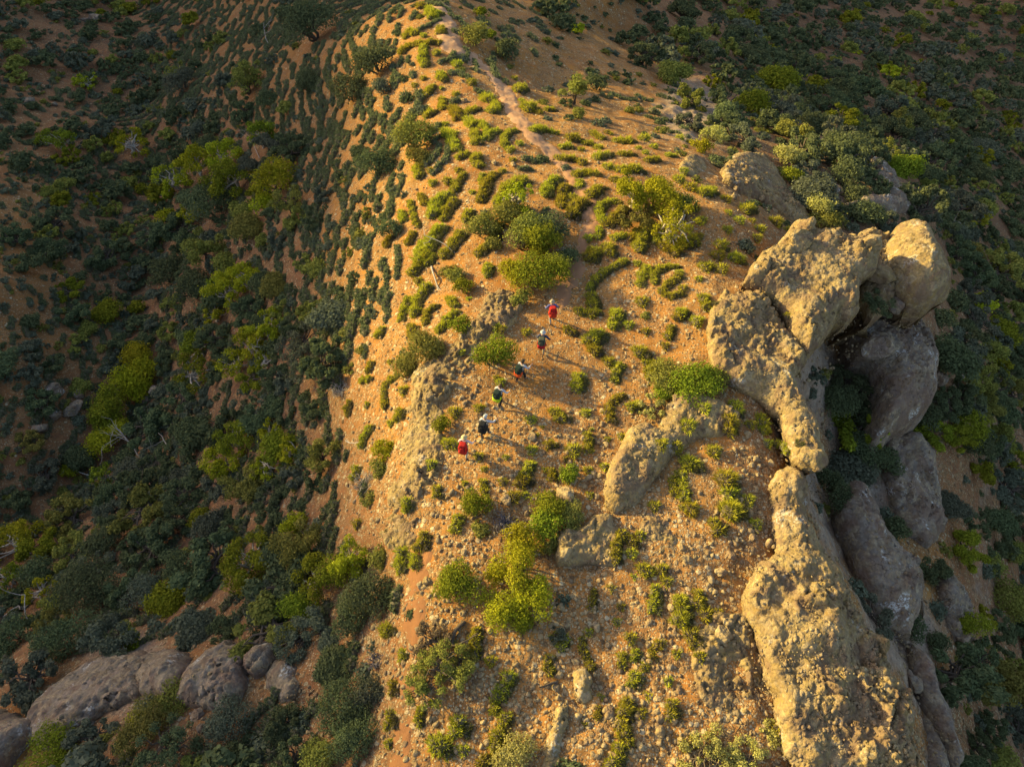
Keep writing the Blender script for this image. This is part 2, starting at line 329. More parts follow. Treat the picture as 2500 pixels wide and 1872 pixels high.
# name: polygon in photo pixels, mode, height, rounding radius, (tilt x, y), res, cobble amplitude, material, label
OUT = [
 dict(k='cap', p=[(1812,690),(1850,625),(1913,576),(1944,533),(1978,533),(2000,562),(2060,560),(2114,557),(2149,557),(2164,591),(2150,640),(2112,665),(2108,745),(2085,758),(2062,748),(2030,806),(1982,848),(1945,800),(1930,755),(1895,712),(1860,700)],
      z=1.5, R=1.3, tilt=(-.10, .05), amp=.20, label='largest lumpy tan rock outcrop overhanging the cliff edge, ending in a rounded stone finger'),
 dict(k='boulder', p=[(2172,575),(2200,532),(2240,520),(2285,540),(2318,590),(2345,640),(2345,685),(2300,715),(2240,715),(2200,680),(2182,635)],
      z=.6, R=2.3, tilt=(-.12, .12), amp=.17, slope=9, label='smooth giant boulder beyond the cliff edge, gold on top and dark below'),
 dict(k='shelf', p=[(1723,844),(1735,744),(1766,709),(1812,705),(1872,712),(1897,751),(1936,800),(1975,852),(1975,887),(1951,918),(1948,948),(1967,968),(1990,1006),(2021,1095),(2010,1138),(1982,1150),(1940,1134),(1922,1084),(1912,1000),(1866,965),(1800,940),(1740,900)],
      z=.95, R=.8, tilt=(-.03, 0), amp=.22, label='rounded cobbly rock shelf at the cliff edge above a dark drop, behind a green bush'),
 dict(k='lobe', p=[(1475,1200),(1482,1153),(1505,1103),(1536,1057),(1571,1037),(1602,1045),(1630,1010),(1640,970),(1680,958),(1760,985),(1810,1010),(1760,1070),(1700,1080),(1640,1120),(1600,1180),(1560,1240),(1500,1265),(1480,1240)],
      g=.75, R=.7, amp=.16, label='rounded cobbly rock mound with a bright gold flank in the middle of the stony shelf'),
 dict(k='ledge', p=[(1347,1330),(1355,1300),(1380,1285),(1420,1280),(1450,1262),(1490,1262),(1500,1290),(1540,1330),(1500,1390),(1450,1380),(1400,1390),(1360,1385)],
      g=.7, R=.5, amp=.12, label='low pale rock ledge beside the big lime green tree clump'),
 dict(k='rim', p=[(1168,770),(1185,735),(1215,708),(1255,712),(1280,745),(1262,790),(1225,830),(1195,860),(1170,900),(1125,930),(1095,985),(1080,1060),(1080,1130),(1062,1200),(1035,1280),(1000,1350),(950,1345),(935,1300),(945,1240),(955,1130),(985,1040),(1000,960),(1010,915),(1040,885),(1090,880),(1120,820)],
      g=.34, R=1.0, amp=.24, label='long gold conglomerate rim along the shaded slope below the hikers'),
 dict(k='slab', p=[(1885,1175),(1895,1240),(1900,1290),(1905,1345),(1860,1365),(1830,1400),(1820,1450),(1825,1510),(1850,1580),(1862,1640),(1890,1700),(1900,1760),(1925,1830),(1960,1900),(2270,1900),(2262,1780),(2250,1680),(2210,1640),(2190,1590),(2180,1550),(2130,1500),(2085,1460),(2070,1400),(2040,1340),(1995,1275),(1985,1230),(1985,1180),(1975,1140),(1930,1120),(1900,1140)],
      z=1.0, R=1.0, tilt=(-.09, 0), amp=.24, wl=.9, label='long rugged rock spine of cracked lumps along the lower cliff edge'),
 dict(k='knob', p=[(1754,425),(1775,395),(1825,378),(1868,388),(1900,420),(1922,470),(1955,505),(1985,540),(1995,558),(1945,545),(1900,520),(1850,492),(1800,470),(1765,450)],
      g=.9, R=1.0, amp=.14, label='rounded knob of gold rock at the upper rim, trailing down to the cliff'),
 dict(k='knoblet', p=[(1655,405),(1680,385),(1715,390),(1732,420),(1700,435),(1665,428)], g=.5, R=.5, amp=.12, label='small stony hump just beside the gold rock knob at the upper rim'),
 dict(k='buttress', p=[(2110,650),(2140,640),(2175,660),(2185,712),(2215,728),(2255,745),(2292,790),(2315,860),(2322,920),(2300,960),(2250,990),(2200,1010),(2165,1050),(2155,1000),(2170,905),(2130,870),(2095,860),(2080,800),(2100,740)],
      z=-3.6, R=1.8, tilt=(-.22, .1), amp=.22, gray=1, label='broad shaded gray buttress below the giant boulder'),
 dict(k='buttress2', p=[(2085,1165),(2120,1170),(2150,1230),(2170,1262),(2205,1320),(2262,1350),(2285,1420),(2265,1490),(2240,1550),(2175,1520),(2130,1480),(2100,1430),(2080,1350),(2045,1260),(2060,1200)],
      z=-3.7, R=1.3, tilt=(-.2, .05), amp=.18, gray=1, label='dark gray rock face below the long rock spine'),
 dict(k='buttress3', p=[(2262,1720),(2295,1760),(2330,1840),(2345,1910),(2262,1910),(2256,1800)], z=-4.6, R=1.2, tilt=(-.25, 0), amp=.18, gray=1, label='gray shaded rock at the foot of the spine, cut by the frame'),
 dict(k='wall', p=[(2160,1075),(2225,1065),(2275,1120),(2290,1200),(2300,1300),(2262,1340),(2210,1310),(2175,1240),(2150,1160)], g=.9, R=1.4, amp=.22, gray=1, label='low gray rock shoulder between the buttress and the dark rock face'),
 dict(k='wall2', p=[(2290,1380),(2330,1420),(2365,1500),(2370,1580),(2330,1570),(2300,1500),(2285,1440)], g=.8, R=1.0, amp=.2, gray=1, label='narrow gray rock rib on the red slope outside the dark rock face'),
 dict(k='wall3', p=[(2240,1560),(2290,1600),(2320,1680),(2350,1760),(2360,1850),(2340,1900),(2300,1800),(2262,1710),(2240,1640)], z=-4.4, R=1.2, tilt=(-.3, 0), amp=.2, gray=1, label='gray rock wall dropping beside the lowest part of the spine'),
 dict(k='bench', p=[(1690,1560),(1750,1500),(1815,1515),(1845,1590),(1868,1680),(1885,1780),(1820,1820),(1730,1770),(1690,1660)], g=.26, R=.9, amp=.2, label='low cobbly bench of bedrock between the rubble and the lower spine'),
 dict(k='bench2', p=[(1560,1255),(1640,1230),(1720,1250),(1760,1320),(1700,1380),(1600,1370),(1550,1320)], g=.2, R=.9, amp=.2, label='flat patch of embedded bedrock on the stony shelf beyond the pale ledge'),
 dict(k='neck', p=[(2080,575),(2120,558),(2165,566),(2205,600),(2200,670),(2185,735),(2140,760),(2108,720),(2098,650)], z=-.7, R=1.0, tilt=(-.05,.05), amp=.22, label='pinkish rock neck wedged between the overhanging outcrop and the giant boulder'),
 dict(k='spurrim', p=[(2122,396),(2152,408),(2190,465),(2225,505),(2228,528),(2170,532),(2100,520),(2060,505),(2110,490),(2160,490),(2140,450)], g=.7, R=.5, amp=.15, gray=1, label='pale lichen covered rock rim on the shaded spur behind the giant boulder'),
 dict(k='west1', p=off(0,1232,[(270,1400),(290,1300),(400,1150),(500,1080),(680,990),(820,950),(895,960),(900,1040),(870,1100),(860,1190),(760,1240),(640,1320),(560,1420),(450,1480),(330,1460)]), g=1.2, R=2.2, amp=.30, gray=1, label='large gray cobbly outcrop in the shaded lower slope, outermost of its row'),
 dict(k='west2', p=off(0,1232,[(905,980),(1000,940),(1100,920),(1180,950),(1190,1050),(1140,1120),(1080,1180),(940,1160),(890,1080)]), g=1.2, R=1.4, amp=.26, gray=1, label='squarish gray outcrop beside a dark cleft in the shaded lower slope'),
 dict(k='west3', p=off(0,1232,[(1150,1180),(1200,1080),(1330,950),(1450,900),(1550,940),(1555,1060),(1545,1150),(1500,1250),(1330,1250),(1160,1230)]), g=1.3, R=2.0, amp=.26, gray=1, label='broad domed gray outcrop past the dark cleft in the shaded lower slope'),
 dict(k='west4', p=off(0,1232,[(1572,960),(1650,900),(1740,900),(1750,980),(1700,1040),(1640,1080),(1572,1060)]), g=1.0, R=1.2, amp=.22, gray=1, label='small upper gray outcrop between the domed one and a round one'),
 dict(k='west5', p=off(0,1232,[(1700,1065),(1755,995),(1830,980),(1890,1040),(1900,1130),(1850,1200),(1750,1200),(1692,1140)]), g=1.0, R=1.3, amp=.22, gray=1, label='round gray outcrop closest to the red gully track on the shaded slope'),
 dict(k='west6', p=off(0,1232,[(-80,1300),(0,1320),(130,1340),(240,1390),(230,1460),(150,1520),(100,1600),(60,1655),(-80,1700)]), g=1.4, R=1.2, amp=.15, gray=1, label='gray rock slab cut off by the lower corner of the frame'),
 dict(k='hump', p=off(825,1232,[(1480,1060),(1560,1040),(1620,1120),(1600,1230),(1540,1260),(1480,1200)]), g=.32, R=.5, amp=.1, label='low buff rock hump beside the fallen forked branch'),
 dict(k='hump2', p=off(825,1232,[(1290,1540),(1340,1400),(1380,1300),(1440,1280),(1450,1400),(1420,1520),(1380,1700),(1280,1700)]), g=.4, R=.5, amp=.12, label='low elongated rock hump at the bottom edge of the frame'),
]
def surf_prep(o):
    pts = []
    for (px, py) in o['p']:
        if 'z' in o:
            zz = o['z'] - o['R'] * .3; X, Y = at_z(px, py, zz)
        else:
            X, Y, Z = z0_hit(px, py)
        pts.append((float(X), float(Y)))
    o['w'] = pts; a = np.array(pts); o['c'] = a.mean(0); o['lo'] = a.min(0) - 1.6; o['hi'] = a.max(0) + 1.6
def surf_z(o, x, y, fine=True):
    seed = abs(hash_name(o['k']))
    d = poly_dist(x, y, o['w']) + .18 * fbm(x / .9, y / .9, 3, seed)
    R = o['R']; sl = o.get('slope', 8)
    q = np.clip(d / R, 0, 1); prof = np.sqrt(np.clip(1 - (1 - q) ** 2, 0, 1))
    if 'z' in o:
        tx, ty = o['tilt']; top = o['z'] + tx * (x - o['c'][0]) + ty * (y - o['c'][1]) + .35 * fbm(x / 3, y / 3, 2, seed + 3)
        z = top - R * (1 - prof) * .9 + np.where(d < 0, d * sl, 0)
    else:
        sx = (x - o['c'][0]) * SUN_AZ[0] + (y - o['c'][1]) * SUN_AZ[1]; ext = max(.8, .5 * (o['hi'][0] - o['lo'][0] - 3.2))
        prof = prof * np.clip(.72 + .35 * sx / ext, .35, 1) if not o.get('gray') else prof
        z = macro_z(x, y) + o['g'] * (prof * (1 + .4 * fbm(x / 2, y / 2, 2, seed + 3))) + np.where(d < 0, d * 2.2, 0) - .05
    amp = o['amp']; wl = o.get('wl', .7)
    wx, wy = x + .30 * fbm(x * 1.1, y * 1.1, 3, seed + 4), y + .30 * fbm(x * 1.1 + 9, y * 1.1, 3, seed + 5)
    z = z + amp * (2.6 if o['k'] == 'slab' else 1.3) * fbm(x / 1.9, y / 1.9, 3, seed + 12)
    w2x, w2y = wx + .10 * fbm(x * 3, y * 3, 2, seed + 14), wy + .10 * fbm(x * 3 + 5, y * 3, 2, seed + 15)
    md = .45 + .75 * sstep(-.3, .3, fbm(x / 2.3, y / 2.3, 2, seed + 11))
    for L_, A_s, ed in ((wl * 1.7, 1.25, .10), (wl * .62, 1.05, .16)) + (((.22, .85, .24),) if fine else ()):
        f1, f2, cid = worley(w2x / L_, w2y / L_ + .3, seed + int(L_ * 100))
        dome = 1 - .45 * np.clip(f1, 0, 1) ** 2
        z = z + amp * A_s * md * ((cid - .35) * dome * sstep(0, ed * 1.6, f2 - f1) - .22 * (1 - sstep(0, ed, f2 - f1)))
    if fine: z = z + .05 * fbm(x / .18, y / .18, 3, seed + 6)
    return z, d
def hash_name(s):
    h = 7
    for ch in s: h = (h * 31 + ord(ch)) % 9973
    return h
for o in OUT:
    if o['k'].startswith('west'):
        mx_, my_ = np.mean([p[0] for p in o['p']]), np.mean([p[1] for p in o['p']]); o['p'] = [(mx_ + (a - mx_) * 1.18, my_ + (b - my_) * 1.25 + 6) for a, b in o['p']]
    surf_prep(o)
def surface_z(x, y):
    x = np.asarray(x, float); y = np.asarray(y, float)
    z = ground_z(x, y)
    for o in OUT:
        m = (x > o['lo'][0]) & (x < o['hi'][0]) & (y > o['lo'][1]) & (y < o['hi'][1])
        if m.any():
            zz, d = surf_z(o, x[m], y[m], False); z[m] = np.maximum(z[m], np.where(d > -.8, zz, -999))
    return z
# fast lookup grid
GX0, GX1, GY0, GY1, GS = -112., 150., -12., 190., .4
gx = np.arange(GX0, GX1, GS); gy = np.arange(GY0, GY1, GS); GXX, GYY = np.meshgrid(gx, gy)
GZ = surface_z(GXX, GYY)
def Z(x, y):
    x = np.asarray(x, float); y = np.asarray(y, float)
    fx = np.clip((x - GX0) / GS, 0, len(gx) - 1.001); fy = np.clip((y - GY0) / GS, 0, len(gy) - 1.001)
    ix = fx.astype(int); iy = fy.astype(int); fx -= ix; fy -= iy
    return GZ[iy, ix] * (1 - fx) * (1 - fy) + GZ[iy, ix + 1] * fx * (1 - fy) + GZ[iy + 1, ix] * (1 - fx) * fy + GZ[iy + 1, ix + 1] * fx * fy
def hit(px, py):
    px = np.atleast_1d(np.asarray(px, float)); py = np.atleast_1d(np.asarray(py, float))
    rx, ry, rz = ray(px, py); t = np.full(px.shape, 15.0); done = np.zeros(px.shape, bool)
    for k in range(900):
        below = HCAM + rz * t < Z(rx * t, ry * t)
        done |= below; t = np.where(done, t, t + .2)
        if done.all(): break
    for k in range(6):
        tn = t - .2 / 2 ** (k + 1); b = HCAM + rz * tn < Z(rx * tn, ry * tn); t = np.where(b, tn, t)
    return rx * t, ry * t, HCAM + rz * t
def hit1(px, py):
    a, b, c = hit(px, py); return float(a[0]), float(b[0]), float(c[0])

# ------------------------------------------------------------------ zone maps read off the photograph (16 x 12 cells of 156 px)
def zmap(s):
    a = np.array([[float(ch) for ch in row] for row in s.split()]); return a
SHRUB = zmap("""6842221011478888 4753210000147888 3675320000025888 2488300000004888 2488510000000877 2378620000000147
3478720000003246 4678730000031126 7877651000001115 7776452000000116 4211252000000116 1576552000000117""")
TUSS = zmap("""0289996310000000 1278895101100000 1254598610110000 2222593210000000 2311572100000000 2422343000000001
2333443000000001 3333330000000000 3332330000000000 3334330000000000 1000230000000000 0112240000000000""")
LOW = zmap("""5532223122345555 6543223112345555 6654332111244555 5565442111124455 4566542111112355 4566543111111233
4565543111112222 5566553211112223 5666654211111223 5555655211111123 3211255211111123 2333455321111123""")
STONE = zmap("""1000012332110000 1111123332222100 1111123333343210 1111133233444321 1111244233455321 2111245323335666
2111246656667764 1111147666777644 1111146666776543 1122246667777653 1346557667888754 2333446668999865""")
RUB = STONE
def zval(mp, px, py):
    gx_ = np.clip(px / 156.25 - .5, 0, 14.999); gy_ = np.clip(py / 156 - .5, 0, 10.999)
    ix, iy = gx_.astype(int), gy_.astype(int); fx, fy = gx_ - ix, gy_ - iy
    return mp[iy, ix] * (1 - fx) * (1 - fy) + mp[iy, ix + 1] * fx * (1 - fy) + mp[iy + 1, ix] * (1 - fx) * fy + mp[iy + 1, ix + 1] * fx * fy

# ------------------------------------------------------------------ the ground
def axis(lo, hi, dlo, dhi, fine, grow, mx):
    a = list(np.arange(dlo, dhi, fine)); s = fine; v = a[-1]
    while v < hi: s = min(s * grow, mx); v += s; a.append(v)
    s = fine; v = a[0]; pre = []
    while v > lo: s = min(s * grow, mx); v -= s; pre.append(v)
    return np.array(pre[::-1] + a)
ax_ = axis(-620, 480, -13, 19, .10, 1.013, 7); ay_ = axis(-160, 560, 1, 42, .10, 1.012, 5)
X_, Y_ = np.meshgrid(ax_, ay_)
Zg = ground_z(X_, Y_)
PXg, PYg, ZCg = project(X_, Y_, Zg)
rubv = np.clip(zval(RUB, PXg, PYg) / 9 + .15 * fbm(X_ / 2, Y_ / 2, 3, 33), 0, 1)
near = (1 - sstep(40, 60, np.hypot(X_, Y_)))
f1, f2, cid = worley(X_ / .34, Y_ / .34, 77); f1b, _, cidb = worley(X_ / .8, Y_ / .8, 79)
Zg += near * (rubv * .055 * (1 - np.clip(f1 * 1.4, 0, 1) ** 2) * (cid > .35) * cid + np.clip(rubv - .35, 0, 1) * .14 * (1 - np.clip(f1b * 1.5, 0, 1) ** 2) * (cidb > .55))
gray = np.zeros_like(Zg)
for (px, py, r) in [(2100, 1250, 110), (2200, 1550, 110), (2080, 1050, 80), (2000, 900, 60), (1690, 270, 90), (1740, 300, 60), (2060, 480, 80), (2160, 470, 50), (2240, 1150, 60), (2290, 1700, 60), (300, 1640, 120)]:
    gray = np.maximum(gray, 1 - sstep(.5, 1.2, np.hypot(PXg - px, PYg - py) / r))
gys, gxs = np.gradient(Zg, ay_, ax_); steep = np.hypot(gxs, gys)
gray = np.maximum(gray, sstep(.95, 1.4, steep) * (X_ > 8) * (Y_ < 60))
Zg += gray * .25 * fbm(X_ / .9, Y_ / .9, 4, 91) * (X_ > 8)
gray = np.clip(gray + .5 * fbm(X_ / 1.5, Y_ / 1.5, 3, 44) * (gray > .05), 0, 1)
inview = (PXg > -300) & (PXg < 2800) & (PYg > -300) & (PYg < 2100)
lit = np.where(inview, np.clip(zval(SHRUB, PXg, PYg) / 9, 0, 1), .6)
ny, nx = X_.shape; idx = np.arange(ny * nx).reshape(ny, nx)
F = np.stack([idx[:-1, :-1], idx[:-1, 1:], idx[1:, 1:], idx[1:, :-1]], -1).reshape(-1, 4)
gm = make_mesh('ground', np.stack([X_, Y_, Zg], -1).reshape(-1, 3), F, M['ground'], smooth=True, attrs={'rubble': np.clip(rubv, 0, 1).ravel(), 'rock': gray.ravel(), 'litter': lit.ravel()})
tag(link('ground', gm), 'red stony soil of a steep bush ridge with loose pale gravel', 'ground', kind='structure')

# the walked path
PATH = [(1062,-40),(1065,0),(1085,50),(1100,110),(1150,145),(1200,175),(1235,225),(1262,285),(1290,325),(1335,360),(1390,410),(1432,480),(1448,560),(1410,650),(1362,740),(1340,775)]
TRACK = [(1040,1330),(1015,1420),(1008,1500),(998,1620),(985,1760),(975,1900)]
def smooth(a, k=5):
    ap = np.pad(a, k, mode='edge'); return np.convolve(ap, np.ones(2 * k + 1) / (2 * k + 1), 'valid')
def lay_path(pts, w0, w1, fade0, fade1, lift, sink, label):
    pw = np.array([hit1(a, b)[:2] for a, b in pts])
    seg = np.hypot(*np.diff(pw, axis=0).T); s_ = np.concatenate([[0], np.cumsum(seg)]); ss = np.arange(0, s_[-1], .13); q = ss / ss[-1]
    cx = smooth(np.interp(ss, s_, pw[:, 0]), 8); cy = smooth(np.interp(ss, s_, pw[:, 1]), 8)
    tx, ty = np.gradient(cx), np.gradient(cy); tl = np.hypot(tx, ty); nx_, ny_ = -ty / tl, tx / tl
    wid = (w0 + (w1 - w0) * q) * (1 + .35 * fbm(ss / 3, ss * 0, 3, 5)); us = np.linspace(-1, 1, 25)
    XX = cx[:, None] + nx_[:, None] * us[None] * wid[:, None]; YY = cy[:, None] + ny_[:, None] * us[None] * wid[:, None]
    ZZ = ground_z(XX, YY) + lift * (1 - np.abs(us[None]) ** 3) - (.05 + sink * sstep(.6, 1, q))[:, None] + .075 * fbm(XX / .55, YY / .55, 3, 3) + .02 * fbm(XX / .15, YY / .15, 2, 4)
    ids = np.arange(XX.size).reshape(XX.shape); F = np.stack([ids[:-1, :-1], ids[:-1, 1:], ids[1:, 1:], ids[1:, :-1]], -1).reshape(-1, 4)
    worn = fade0 + (fade1 - fade0) * sstep(.55, 1, q)
    tag(link('path', make_mesh('path', np.stack([XX, YY, ZZ], -1).reshape(-1, 3), F[:, ::-1], M['path'], smooth=True, attrs={'worn': np.broadcast_to(worn[:, None], XX.shape).ravel()})), label, 'path', kind='structure')
    return cx, cy
cxp, cyp = lay_path(PATH, 1.25, .55, 1.0, .35, .12, .04, 'dusty trodden foot track along the crest of the ridge')
cxt, cyt = lay_path(TRACK, .5, .45, 0, 0, .09, .0, 'narrow red track at the lower end of the ridge beside the shaded slope')

# ------------------------------------------------------------------ outcrops
for o in OUT:
    res = .075 if o['c'][1] < 40 and not o.get('gray') else .11
    xs = np.arange(o['lo'][0] + .3, o['hi'][0] - .3, res); ys = np.arange(o['lo'][1] + .3, o['hi'][1] - .3, res)
    X, Y = np.meshgrid(xs, ys); Zo, d = surf_z(o, X, Y)
    gz = ground_z(X, Y)
    lim = 5.0 if 'z' in o else 2.0
    Zo = np.maximum(Zo, gz - 1.2)
    keep = (Zo > gz - .9) & (d > -lim)
    # cliff sides: pull the vertices below the shoulder about so that the face is not a clean sheet
    side = np.clip(-d / .5, 0, 1)
    XX = X + side * .25 * fbm(Y / .8, Zo / .8, 3, 3); YY = Y + side * .25 * fbm(X / .8, Zo / .8, 3, 4)
    if 'z' in o:
        gyd, gxd = np.gradient(d, res); gl = np.hypot(gxd, gyd) + 1e-6; dep = np.clip(-d, 0, None) * o.get('slope', 8)
        inw = np.clip(-d, 0, None) * .9 + (.38 if o['k'] in ('cap', 'shelf', 'boulder', 'slab', 'neck') else -.06) * np.clip(dep, 0, 4.5)
        bul = .35 * fbm(X / 1.3 + Zo / 2, Y / 1.3 - Zo / 2, 3, 8) * np.clip(dep, 0, 1)
        XX = XX + gxd / gl * (inw + bul); YY = YY + gyd / gl * (inw + bul)
    ids = np.arange(X.size).reshape(X.shape)
    fk = keep[:-1, :-1] | keep[:-1, 1:] | keep[1:, 1:] | keep[1:, :-1]
    F = np.stack([ids[:-1, :-1], ids[:-1, 1:], ids[1:, 1:], ids[1:, :-1]], -1)[fk]
    used = np.unique(F); remap = np.zeros(X.size, int); remap[used] = np.arange(len(used))
    V = np.stack([XX.ravel(), YY.ravel(), Zo.ravel()], -1)[used]; F = remap[F]
    c = np.array([o['c'][0], o['c'][1], float(V[:, 2].min())])
    ob = link('rock_outcrop', make_mesh('rock_outcrop', V - c, F, M['rock_gray' if o.get('gray') else 'rock'], smooth=True), loc=c)
    tag(ob, o['label'], 'rock')

# ------------------------------------------------------------------ labels that single out: nearest landmark, side and rank
LAND = [(1346,760,'the front hiker'),(1314,835,'the second hiker'),(1273,905,'the third hiker'),(1224,965,'the lime packed hiker'),(1184,1038,'the black packed hiker'),(1137,1095,'the rear hiker'),
 (1205,850,'the hikers green bush'),(1510,1220,'the mound in mid shelf'),(1420,1310,'the pale ledge'),(1260,1440,'the lime tree clump'),(1900,1600,'the rugged rock spine'),(2000,1400,'the spine top'),
 (1830,830,'the cliff shelf'),(2000,680,'the overhanging outcrop'),(2240,620,'the giant boulder'),(2200,850,'the gray buttress'),(2170,1350,'the dark rock face'),(1850,430,'the gold knob'),(1690,270,'the gray scree patch'),
 (2180,450,'the spur rim'),(1290,560,'the big thicket'),(1600,470,'the sprawling lime tree'),(1003,336,'the path side tree'),(1161,85,'the topmost path bush'),(1401,247,'the lone slope tree'),(1060,20,'the path end'),
 (1440,560,'the path bend'),(1680,920,'the shelf bush'),(1050,640,'the white dead branch'),(970,880,'the rim bush'),(848,1360,'the yellow topped tree'),(1100,1620,'the olive track bush'),(1350,1700,'the bottom hump'),
 (1700,1750,'the pale bottom shrub'),(560,1300,'the spread mallee'),(290,1000,'the clumped gum'),(560,720,'the gully mallee'),(650,450,'the twin gold crowns'),(780,70,'the round dark bush'),(930,180,'the dark slope bush'),
 (300,1700,'the gray outcrop'),(560,1700,'the domed gray outcrop'),(700,1680,'the round gray outcrop'),(60,1400,'the fallen gray log'),(130,960,'the gully boulders'),(80,250,'the flat gray stone'),(250,200,'the gully head'),
 (700,300,'the striped slope'),(500,100,'the upper striped slope'),(800,600,'the lower striped slope'),(100,600,'the far west slope'),(60,1100,'the red bank'),(400,1300,'the dark thicket'),(900,1180,'the dead bush'),
 (2000,150,'the far forest'),(2350,150,'the far corner woods'),(2400,500,'the far slope woods'),(1700,80,'the upper red clearing'),(2400,900,'the east slope woods'),(2400,1300,'the east gully'),(2400,1700,'the foot woods'),(1400,90,'the upper scrub'),(2080,1000,'the cliff foot bushes')]
DIRS = ['right of', 'above right of', 'above', 'above left of', 'left of', 'below left of', 'below', 'below right of']
ORD = ['', 'second ', 'third ', 'fourth ', 'fifth ', 'sixth ', 'seventh ', 'eighth ', 'ninth ', 'tenth ']
ORD += ['%dth ' % k for k in range(11, 100)]
def ordinal_words(k):
    if k < 10: return ORD[k]
    W = ['eleventh','twelfth','thirteenth','fourteenth','fifteenth','sixteenth','seventeenth','eighteenth','nineteenth','twentieth']
    if k < 20: return W[k - 10] + ' '
    return 'twenty ' + ['first','second','third','fourth','fifth','sixth','seventh','eighth','ninth','tenth','eleventh','twelfth','thirteenth','fourteenth','fifteenth','sixteenth','seventeenth','eighteenth','nineteenth'][min(k - 20, 18)] + ' '
pending = {}          # kind -> list of (object, px, py, look)
def note(o, kind, look, x, y, z):
    a, b, _ = project(np.array(x), np.array(y), np.array(z)); pending.setdefault(kind, []).append((o, float(a), float(b), look))
def write_labels():
    for kind, lst in pending.items():
        cells = {}
        for (o, px, py, look) in lst:
            li = min(range(len(LAND)), key=lambda i: (LAND[i][0] - px) ** 2 + (LAND[i][1] - py) ** 2)
            dx, dy = px - LAND[li][0], -(py - LAND[li][1]); k = int(round(math.degrees(math.atan2(dy, dx)) / 45)) % 8
            cells.setdefault((li, k), []).append((math.hypot(dx, dy), o, look))
        for (li, k), items in cells.items():
            items.sort(key=lambda q: q[0])
            for r, (dd, o, look) in enumerate(items):
                o['label'] = f"{look} {kind}, {ordinal_words(r)}closest {DIRS[k]} {LAND[li][2]}"

# ------------------------------------------------------------------ plant makers
def leaf_cloud(centers, radii, n, size, rg, flat=.8, up=.35, elong=1.6, inner=.55):
    """n leaf quads spread through lobes; returns V, F, rnd"""
    w = np.array(radii) ** 2; pick = rg.choice(len(radii), n, p=w / w.sum())
    C = np.array(centers)[pick]; R = np.array(radii)[pick]
    d = rg.normal(size=(n, 3)); d /= np.linalg.norm(d, axis=1)[:, None]
    d[:, 2] = np.where(d[:, 2] < -.35, -d[:, 2], d[:, 2])
    rad = R * (inner + (1.06 - inner) * rg.random(n) ** .45) * np.where(rg.random(n) < .10, 1.1 + .35 * rg.random(n), 1)
    bumpy = 1 + .13 * np.sin(d[:, 0] * 9 + pick) * np.sin(d[:, 1] * 8 + pick * 2) + .07 * rg.normal(size=n)
    pos = C + d * (rad * bumpy)[:, None] * np.array([1, 1, flat])
    nrm = d + rg.normal(size=(n, 3)) * .65; nrm[:, 2] += up; nrm /= np.linalg.norm(nrm, axis=1)[:, None]
    a = np.cross(nrm, rg.normal(size=(n, 3))); a /= np.linalg.norm(a, axis=1)[:, None]; b = np.cross(nrm, a)
    s = size * (.55 + .9 * rg.random(n))[:, None]
    A = a * s * elong * .5; B = b * s * .5
    V = np.stack([pos - A, pos + B, pos + A, pos - B], 1).reshape(-1, 3)
    F = np.arange(4 * n).reshape(-1, 4)
    lobe = rg.random(len(radii))[pick]
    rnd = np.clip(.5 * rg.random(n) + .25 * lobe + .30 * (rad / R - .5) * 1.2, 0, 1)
    return V, F, np.repeat(rnd, 4)
def tube(pts, rads, k=6):
    pts = np.array(pts, float); V = []; F = []
    for i, p in enumerate(pts):
        tdir = pts[min(i + 1, len(pts) - 1)] - pts[max(i - 1, 0)]; tdir /= np.linalg.norm(tdir) + 1e-9
        a = np.cross(tdir, (0.31, .2, .93) if abs(tdir[2]) < .9 else (1, 0, 0)); a /= np.linalg.norm(a); b = np.cross(tdir, a)
        for j in range(k):
            an = 2 * math.pi * j / k; V.append(p + (a * math.cos(an) + b * math.sin(an)) * rads[i])
    for i in range(len(pts) - 1):
        for j in range(k): F.append((i * k + j, i * k + (j + 1) % k, (i + 1) * k + (j + 1) % k, (i + 1) * k + j))
    return np.array(V), np.array(F)
def join(parts):
    V = []; F = []; n = 0
    for v, f in parts: V.append(v); F.append(f + n); n += len(v)
    return np.concatenate(V), np.concatenate(F)
def bent(p, q, rg, wob=.12, n=4):
    p, q = np.array(p, float), np.array(q, float); L = np.linalg.norm(q - p)
    return [p + (q - p) * t + rg.normal(size=3) * wob * L * math.sin(math.pi * t) * .6 for t in np.linspace(0, 1, n + 1)]
